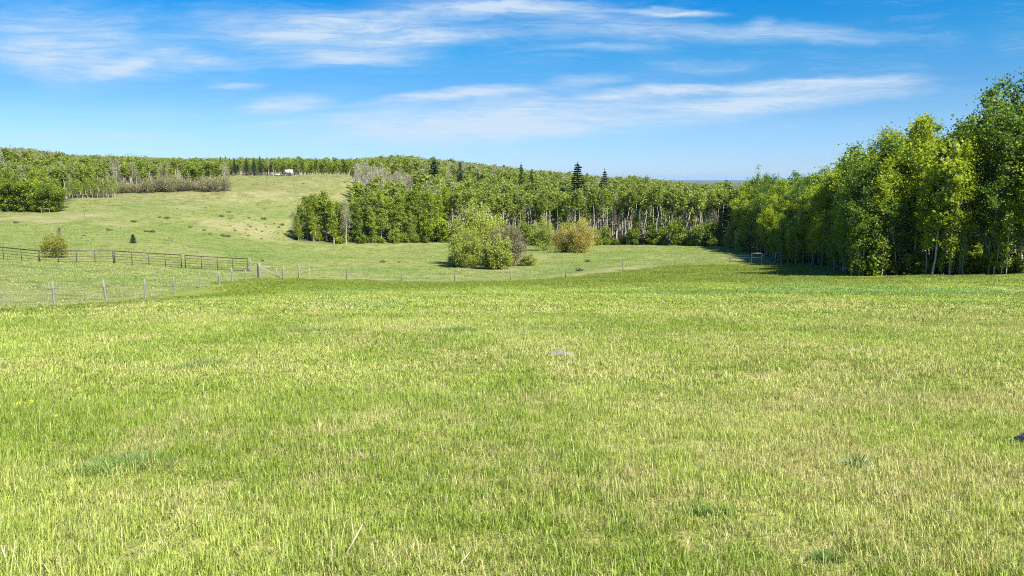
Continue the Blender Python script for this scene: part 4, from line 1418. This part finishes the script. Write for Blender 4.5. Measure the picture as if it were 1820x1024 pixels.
panel(uy(-62, 70), uy(70, 77.0), "pipe panel at the line's outer end, tilted down towards its neighbour")
panel(uy(71.5, 77.5), uy(202, 78.2), "level pipe panel in front of the yellow shrub")
panel(uy(204.5, 78.5), uy(323, 82.0), "sloping pipe panel third in line, next to the narrow double upright")
panel(uy(330, 82.0), uy(441, 86.0), "last pipe panel of the line, ending near the wooden gate")
link("wooden_post", post_geo(1.5, 0.09, (-0.03, 0)).mesh("end_post", [M["wood"]], True), None, uy(446, 86.2), label="grey wooden post standing at the end of the pipe panels", category="post")

# ------------------------------------------------------------------ white trailer on the hill's crest
tp = uy(514, 300)
tr_ = thing("utility_trailer", "small white box trailer standing on the crest of the bare hill", "trailer", tp, 0.15)
g = Geo(); g.box((0, 0, 1.55), (2.9, 1.9, 1.7)); g.box((0.0, 0, 2.44), (3.0, 2.0, 0.06))
link("body", g.mesh("trailer_body", [M["white"]]), tr_)
g = Geo(); g.box((0, 0, 0.62), (3.0, 1.6, 0.12)); g.tube(np.array([[-1.5, 0, 0.6], [-2.7, 0, 0.5]]), 0.06, 6)
link("frame", g.mesh("trailer_frame", [M["galv"]]), tr_)
for yy in (-0.95, 0.95):
    g = Geo()
    g.tube(np.array([[0.2, yy - 0.1, 0.33], [0.2, yy + 0.1, 0.33]]), 0.34, 16)
    link("wheel", g.mesh("trailer_wheel", [M["dark"]]), tr_)
g = Geo(); g.box((0.6, -0.965, 1.5), (0.8, 0.02, 1.3))
link("door", g.mesh("trailer_door", [M["galv"]]), tr_)
sp_ = uy(493, 302)
t = thing("water_trough", "low grey metal trough left of the white trailer on the hill crest", "trough", sp_)
g = Geo(); g.box((0, 0, 0.35), (1.6, 0.8, 0.06)); g.box((0, -0.41, 0.55), (1.6, 0.04, 0.5)); g.box((0, 0.41, 0.55), (1.6, 0.04, 0.5)); g.box((-0.82, 0, 0.55), (0.04, 0.86, 0.5)); g.box((0.82, 0, 0.55), (0.04, 0.86, 0.5))
link("basin", g.mesh("trough_basin", [M["galv"]]), t)
g = Geo()
for sx in (-0.7, 0.7):
    for sy in (-0.35, 0.35):
        g.box((sx, sy, 0.14), (0.07, 0.07, 0.36))
link("stand", g.mesh("trough_stand", [M["steel"]]), t)


# ------------------------------------------------------------------ small things in the grass
def rock_mesh(seed, sx, sy, sz, mat):
    r = np.random.default_rng(seed)
    nu_, nv_ = 18, 10
    V, idx = [], []
    ph = r.random(6) * 6
    for j in range(nv_):
        b = math.pi * (j + 0.5) / nv_ - math.pi / 2
        for i in range(nu_):
            a = 2 * math.pi * i / nu_
            d = np.array([math.cos(a) * math.cos(b), math.sin(a) * math.cos(b), math.sin(b)])
            k = 1 + 0.16 * math.sin(2.3 * d[0] + ph[0] + 2 * d[1]) + 0.12 * math.sin(4.1 * d[1] + ph[1] - 2.5 * d[2]) + 0.06 * math.sin(7 * d[0] + 5 * d[2] + ph[2]) + 0.05 * r.normal()
            V.append(d * k * [sx, sy, sz])
    for j in range(nv_ - 1):
        for i in range(nu_):
            idx += [j * nu_ + i, j * nu_ + (i + 1) % nu_, (j + 1) * nu_ + (i + 1) % nu_, (j + 1) * nu_ + i]
    fn = [4] * (len(idx) // 4) + [nu_, nu_]
    idx += list(range(nu_))[::-1] + [(nv_ - 1) * nu_ + i for i in range(nu_)]
    return new_mesh("stone", np.array(V), fn, idx, [M[mat]])


p = ground_hit(1836, 796)
link("field_rock", rock_mesh(1, 0.12, 0.10, 0.10, "rock"), None, p + [0, 0, 0.03], label="dark grey rock casting a black shadow at the picture's right rim", category="rock")
p = ground_hit(998, 633)
link("flat_stone", rock_mesh(2, 0.23, 0.15, 0.045, "stone"), None, p + [0, 0, 0.025], label="flat pale grey stone lying in the middle of the meadow", category="stone")
for i, (u, v, s, lb) in enumerate([(74, 551, 0.07, "white pebble on the ground below the first grey fence post"), (267, 538, 0.09, "small white stone below the third visible fence post"), (281, 539, 0.05, "smallest white stone beside the one below the third fence post"), (1500, 473, 0.12, "white stone in the shade of the near wood by the lawn bay")]):
    link("white_stone", rock_mesh(5 + i, s * 0.75, s * 0.6, s * 0.45, "tip"), None, ground_hit(u, v) + [0, 0, 0.02], label=lb, category="stone")


def tuft_mesh(seed, n, R, h, w, mat):
    r = np.random.default_rng(seed)
    g = Geo()
    az = r.random(n) * 6.283
    rr = R * np.sqrt(r.random(n))
    P = np.stack([rr * np.cos(az) * 1.3, rr * np.sin(az), np.full(n, -0.02)], -1)
    out = np.stack([np.cos(az), np.sin(az), np.zeros(n)], -1)
    lean = 0.15 + 0.5 * rr / R + 0.2 * r.random(n)
    H = h * (0.6 + 0.7 * r.random(n))
    W = w * (0.7 + 0.6 * r.random(n))
    f = r.random(n) * 6.283
    sd = np.stack([np.cos(f), np.sin(f), np.zeros(n)], -1)
    up_ = np.array([0, 0, 1.0])
    Q1 = P + (out * np.sin(lean * .5)[:, None] + up_ * np.cos(lean * .5)[:, None]) * (H * .55)[:, None]
    Q2 = Q1 + (out * np.sin(lean * 1.4)[:, None] + up_ * np.cos(lean * 1.4)[:, None]) * (H * .5)[:, None]
    V = np.stack([P - sd * W[:, None] * .35, P + sd * W[:, None] * .35, Q1 + sd * W[:, None] * .5, Q1 - sd * W[:, None] * .5, Q2], 1).reshape(-1, 3)
    b = np.arange(n) * 5
    idx = np.stack([b, b + 1, b + 2, b + 3, b + 3, b + 2, b + 4], -1).reshape(-1)
    g.add(V, np.tile([4, 3], n), idx, 0, np.repeat(r.random(n), 5))
    return g.mesh("tuft", [M[mat]])


for i, (u, v, R, h, lb) in enumerate([
        (235, 832, 0.26, 0.13, "dark bluish green grass tuft in the lower corner nearest the dandelions"),
        (185, 838, 0.16, 0.10, "smaller bluish tuft touching the dark one near the dandelions"),
        (365, 650, 0.26, 0.13, "bluish green tuft halfway down the meadow, between gate and dandelions"),
        (335, 655, 0.22, 0.10, "paler bluish tuft beside the one halfway down the meadow"),
        (805, 590, 0.42, 0.16, "broad dark green tuft in mid meadow left of the flat pale stone"),
        (1245, 918, 0.055, 0.08, "small dark tuft in the lower grass left of the broad-leaved plant"),
        (1285, 915, 0.04, 0.07, "smallest dark tuft in the lower grass near the broad-leaved plant"),
        (550, 590, 0.45, 0.13, "bluish tuft far down the meadow under the gate"),
        (1470, 1005, 0.05, 0.09, "leafy green tuft at the bottom rim of the picture")]):
    o = link("grass_tuft", tuft_mesh(40 + i, int(420 * (1 + R * 4)), R, h * 0.72, 0.0048, "tuft"), None, ground_hit(u, v), label=lb, category="grass tuft")
link("broadleaf_plant", tuft_mesh(60, 34, 0.055, 0.125, 0.022, "dock"), None, ground_hit(1520, 838), label="single bluish broad-leaved plant standing out of the lower meadow", category="plant")


def dandelion(p, label, h, s, group=None):
    t = thing("dandelion_flower", label, "flower", p, 0, group)
    g = Geo(); g.tube(np.array([[0, 0, -0.02], [0.004, 0, h * 0.5], [0.0, 0.004, h]]), 0.003, 5)
    link("stem", g.mesh("flower_stem", [M["tuft"]]), t)
    r = np.random.default_rng(int(abs(p[0]) * 100))
    g = Geo()
    n = 46
    a = r.random(n) * 6.283
    el = r.random(n) ** 0.7 * 1.3
    P0 = np.array([0, 0, h])
    ax = np.stack([np.cos(a) * np.cos(el), np.sin(a) * np.cos(el), np.sin(el)], -1)
    g.leaves(P0 + ax * s * 0.5, s, s * 0.28, r, 0, None, axis=ax, axis_w=0.98)
    link("flower_head", g.mesh("flower_head", [M["petal"]]), t)


dandelion(ground_hit(35, 738), "orange yellow dandelion flower nearest the left rim of the meadow", 0.11, 0.026)
dandelion(ground_hit(58, 733), "yellow dandelion flower just beside the orange one", 0.10, 0.024)
dandelion(ground_hit(102, 758), "small yellow dandelion flower a bit nearer than the other pair", 0.10, 0.020)
dandelion(ground_hit(141, 705), "yellow dandelion flower uphill of the pair, farther off", 0.09, 0.020)
dandelion(ground_hit(1178, 645), "tiny yellow dandelion flower right of the flat pale stone", 0.09, 0.022)
dandelion(ground_hit(1388, 712), "tiny yellow dandelion flower between flat stone and broad-leaved plant", 0.08, 0.018)


def stalk(p, d, L, r0, label):
    g = Geo()
    q = np.asarray(d, float)
    q = q / np.linalg.norm(q)
    pts = np.array([p * 0 - q * 0.02, q * L * 0.5 + [0.006, 0, 0.004], q * L])
    g.tube(pts, [r0, r0 * 0.9, r0 * 0.4], 5)
    b0 = q * L * 0.6
    g.tube(np.array([b0, b0 + np.array([-q[0] * 0.5 + 0.05, q[1], abs(q[2]) + 0.4]) * L * 0.3]), [r0 * 0.6, r0 * 0.3], 4)
    link("dry_stalk", g.mesh("dry_stalk", [M["stalk"]]), None, p, label=label, category="stalk")


stalk(ground_hit(608, 1000), (0.35, 0.1, 0.6), 0.22, 0.006, "thick pale dry stalk leaning in the lower grass at the middle")
stalk(ground_hit(588, 1010), (0.02, 0.1, 0.9), 0.14, 0.004, "upright dry stalk just left of the thick leaning one")
stalk(ground_hit(812, 1008), (0.5, 0.2, 0.5), 0.10, 0.005, "short pale dry stalk lower right of the thick leaning one")
stalk(ground_hit(15, 1018), (-0.2, 0.1, 0.7), 0.14, 0.005, "pale dry stalk in the bottom left corner")
stalk(ground_hit(1668, 912), (0.95, 0.1, 0.06), 0.16, 0.004, "straw lying flat in the lower grass right of the broad-leaved plant")

# ------------------------------------------------------------------ light and sky
SUN_EL, SUN_AZ = math.radians(49), math.radians(137)      # azimuth clockwise from straight ahead
sd = bpy.data.lights.new("sun", "SUN")
sd.energy = 5.0
sd.angle = math.radians(0.53)
sd.color = (1.0, 0.94, 0.84)
so = bpy.data.objects.new("sun", sd)
from mathutils import Vector
dirv = Vector((math.sin(SUN_AZ) * math.cos(SUN_EL), math.cos(SUN_AZ) * math.cos(SUN_EL), math.sin(SUN_EL)))
so.rotation_euler = (-dirv).to_track_quat("-Z", "Y").to_euler()
so.location = (80, -20, 80)
COL.objects.link(so)

hm, hn, ho = material("far_haze")
hv = hn.n("ShaderNodeVolumePrincipled", ins={"Color": (0.42, 0.66, 1.0, 1), "Density": 4.5e-5, "Anisotropy": 0.2})
hn.l.new(hv.outputs[0], ho.inputs["Volume"])
g = Geo()
g.box((0, 7700, -28), (33600, 17000, 112))
link("haze", g.mesh("haze", [hm]), kind="stuff", label="thin blue air between the viewer and the far plain", category="haze")

w = bpy.data.worlds.new("World")
sc.world = w
w.use_nodes = True
w.node_tree.nodes.clear()
nt = NT(w.node_tree)
wo = nt.n("ShaderNodeOutputWorld")
sky = nt.n("ShaderNodeTexSky", sky_type="NISHITA", sun_disc=False, sun_elevation=SUN_EL, sun_rotation=SUN_AZ, altitude=700.0, air_density=1.0, dust_density=0.2, ozone_density=2.5)
dirn = nt.n("ShaderNodeTexCoord").outputs["Generated"]
sx = nt.n("ShaderNodeSeparateXYZ", ins={0: dirn})
ay = nt.math("MAXIMUM", nt.math("ABSOLUTE", sx.outputs[1]), 0.02)
cx = nt.math("DIVIDE", sx.outputs[0], ay)
cz = nt.math("DIVIDE", sx.outputs[2], ay)
cc = nt.n("ShaderNodeCombineXYZ", ins={0: cx, 1: cz, 2: 0.0}).outputs[0]
wn = nt.n("ShaderNodeTexNoise", ins={"Scale": 1.0, "Detail": 5.0, "Roughness": 0.6})
nt.l.new(nt.n("ShaderNodeMapping", ins={"Vector": cc, "Scale": (5, 22, 1)}).outputs[0], wn.inputs["Vector"])
off = nt.n("ShaderNodeVectorMath", operation="SUBTRACT", ins={0: wn.outputs["Color"], 1: (0.5, 0.5, 0.5)}).outputs[0]
off = nt.n("ShaderNodeVectorMath", operation="MULTIPLY", ins={0: off, 1: (0.10, 0.030, 0)}).outputs[0]
cw = nt.n("ShaderNodeVectorMath", operation="ADD", ins={0: cc, 1: off}).outputs[0]
streaks = [(-80, 66, 340, 92, 56, .50), (-60, 100, 260, 112, 26, .28), (300, 70, 760, 78, 30, .26), (160, 134, 280, 96, 11, .45), (220, 98, 480, 110, 14, .60), (440, 108, 780, 94, 12, .45), (260, 42, 720, 52, 30, .38), (480, 60, 920, 22, 30, .50), (740, 10, 1120, 14, 15, .62),
           (1070, 13, 1300, 25, 6, .70), (600, 72, 940, 66, 11, .45), (860, 34, 1260, 58, 30, .38), (1160, 55, 1600, 61, 14, .62), (1330, 40, 1390, 40, 8, .3), (920, 88, 1190, 86, 6, .35), (1130, 119, 1400, 114, 9, .30),
           (350, 155, 490, 152, 6, .40), (410, 192, 610, 176, 14, .80), (600, 186, 1010, 154, 9, .75), (960, 152, 1120, 134, 11, .35), (970, 172, 1320, 152, 10, .75), (1180, 158, 1680, 142, 9, .80), (540, 216, 760, 200, 12, .55),
           (540, 230, 1380, 188, 32, .85), (1140, 194, 1660, 160, 14, .70), (520, 246, 1060, 232, 22, .52), (-50, 232, 420, 254, 9, .28), (400, 226, 560, 222, 6, .3)]
tot = None
for (u0, v0, u1, v1, hw, st) in streaks:
    a, b = ray(u0, v0), ray(u1, v1)
    a2, b2 = np.array([a[0], a[2]]) / a[1], np.array([b[0], b[2]]) / b[1]
    c = (a2 + b2) / 2
    d = b2 - a2
    mp = nt.n("ShaderNodeMapping", vector_type="TEXTURE", ins={"Vector": cw, "Location": (c[0], c[1], 0), "Rotation": (0, 0, math.atan2(d[1], d[0])), "Scale": (np.linalg.norm(d) / 2 * 1.15, hw / F * 1.55, 1)}).outputs[0]
    ln = nt.n("ShaderNodeVectorMath", operation="LENGTH", ins={0: mp}).outputs["Value"]
    mk = nt.ramp(ln, 1.08, 0.12, 0.0, st)
    tot = mk if tot is None else nt.math("ADD", tot, mk)
wisp = nt.noise(nt.n("ShaderNodeMapping", ins={"Vector": cw, "Rotation": (0, 0, -0.06), "Scale": (4.5, 46, 1)}).outputs[0], 1.0, 7, 0.62, 0.6)
broad = nt.noise(nt.n("ShaderNodeMapping", ins={"Vector": cw, "Scale": (7, 18, 1)}).outputs[0], 1.0, 5, 0.6, 0.4)
fib = nt.noise(nt.n("ShaderNodeMapping", ins={"Vector": cw, "Rotation": (0, 0, 0.10), "Scale": (15, 200, 1)}).outputs[0], 1.0, 6, 0.66, 0.8)
wisp = nt.math("ADD", nt.math("MULTIPLY", wisp, 0.55), nt.math("MULTIPLY", fib, 0.45))
mod = nt.math("ADD", nt.ramp(wisp, 0.36, 0.62, 0.48, 1.16), nt.ramp(broad, 0.35, 0.7, -0.12, 0.35))
cloud = nt.math("MULTIPLY", tot, mod)
thin = nt.math("MULTIPLY", nt.ramp(wisp, 0.42, 0.66), nt.math("MULTIPLY", nt.ramp(broad, 0.36, 0.66), 0.19))
cloud = nt.math("MINIMUM", nt.math("ADD", cloud, thin), 0.92)
hs = nt.n("ShaderNodeHueSaturation", ins={"Color": sky.outputs[0], "Saturation": 1.22, "Value": 1.0}).outputs[0]
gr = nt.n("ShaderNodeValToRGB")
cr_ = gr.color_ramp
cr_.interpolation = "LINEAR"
stops = [(0.0, (.50, .70, 1.22)), (.022, (.49, .69, 1.18)), (.072, (.50, .71, .99)), (.105, (.395, .67, .93)), (.155, (.23, .73, .97)), (.197, (.09, .71, 1.02)), (.225, (.03, .71, 1.08)), (.32, (.06, .68, 1.05)), (.62, (1.05, 1.30, 1.40))]  # last stop: unseen upper sky brightened on purpose, as added ambient fill
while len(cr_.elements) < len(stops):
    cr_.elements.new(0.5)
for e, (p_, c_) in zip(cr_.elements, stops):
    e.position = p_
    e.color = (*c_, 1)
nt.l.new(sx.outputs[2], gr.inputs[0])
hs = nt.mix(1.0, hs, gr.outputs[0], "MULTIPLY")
# cirrus: bright thin ice cloud over the blue
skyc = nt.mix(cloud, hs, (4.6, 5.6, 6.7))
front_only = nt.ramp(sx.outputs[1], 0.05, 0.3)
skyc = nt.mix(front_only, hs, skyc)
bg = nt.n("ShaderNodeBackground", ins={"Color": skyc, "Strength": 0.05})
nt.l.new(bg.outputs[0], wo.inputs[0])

sc.view_settings.view_transform = "Standard"
sc.view_settings.look = "None"
sc.view_settings.exposure = 1.5
sc.view_settings.gamma = 1.0
sc.render.engine = "CYCLES"
cy = sc.cycles
cy.max_bounces = 7
cy.diffuse_bounces = 4
cy.glossy_bounces = 2
cy.transmission_bounces = 5
cy.transparent_max_bounces = 8
cy.caustics_reflective = False
cy.caustics_refractive = False
cy.use_denoising = False
cy.filter_width = 1.1
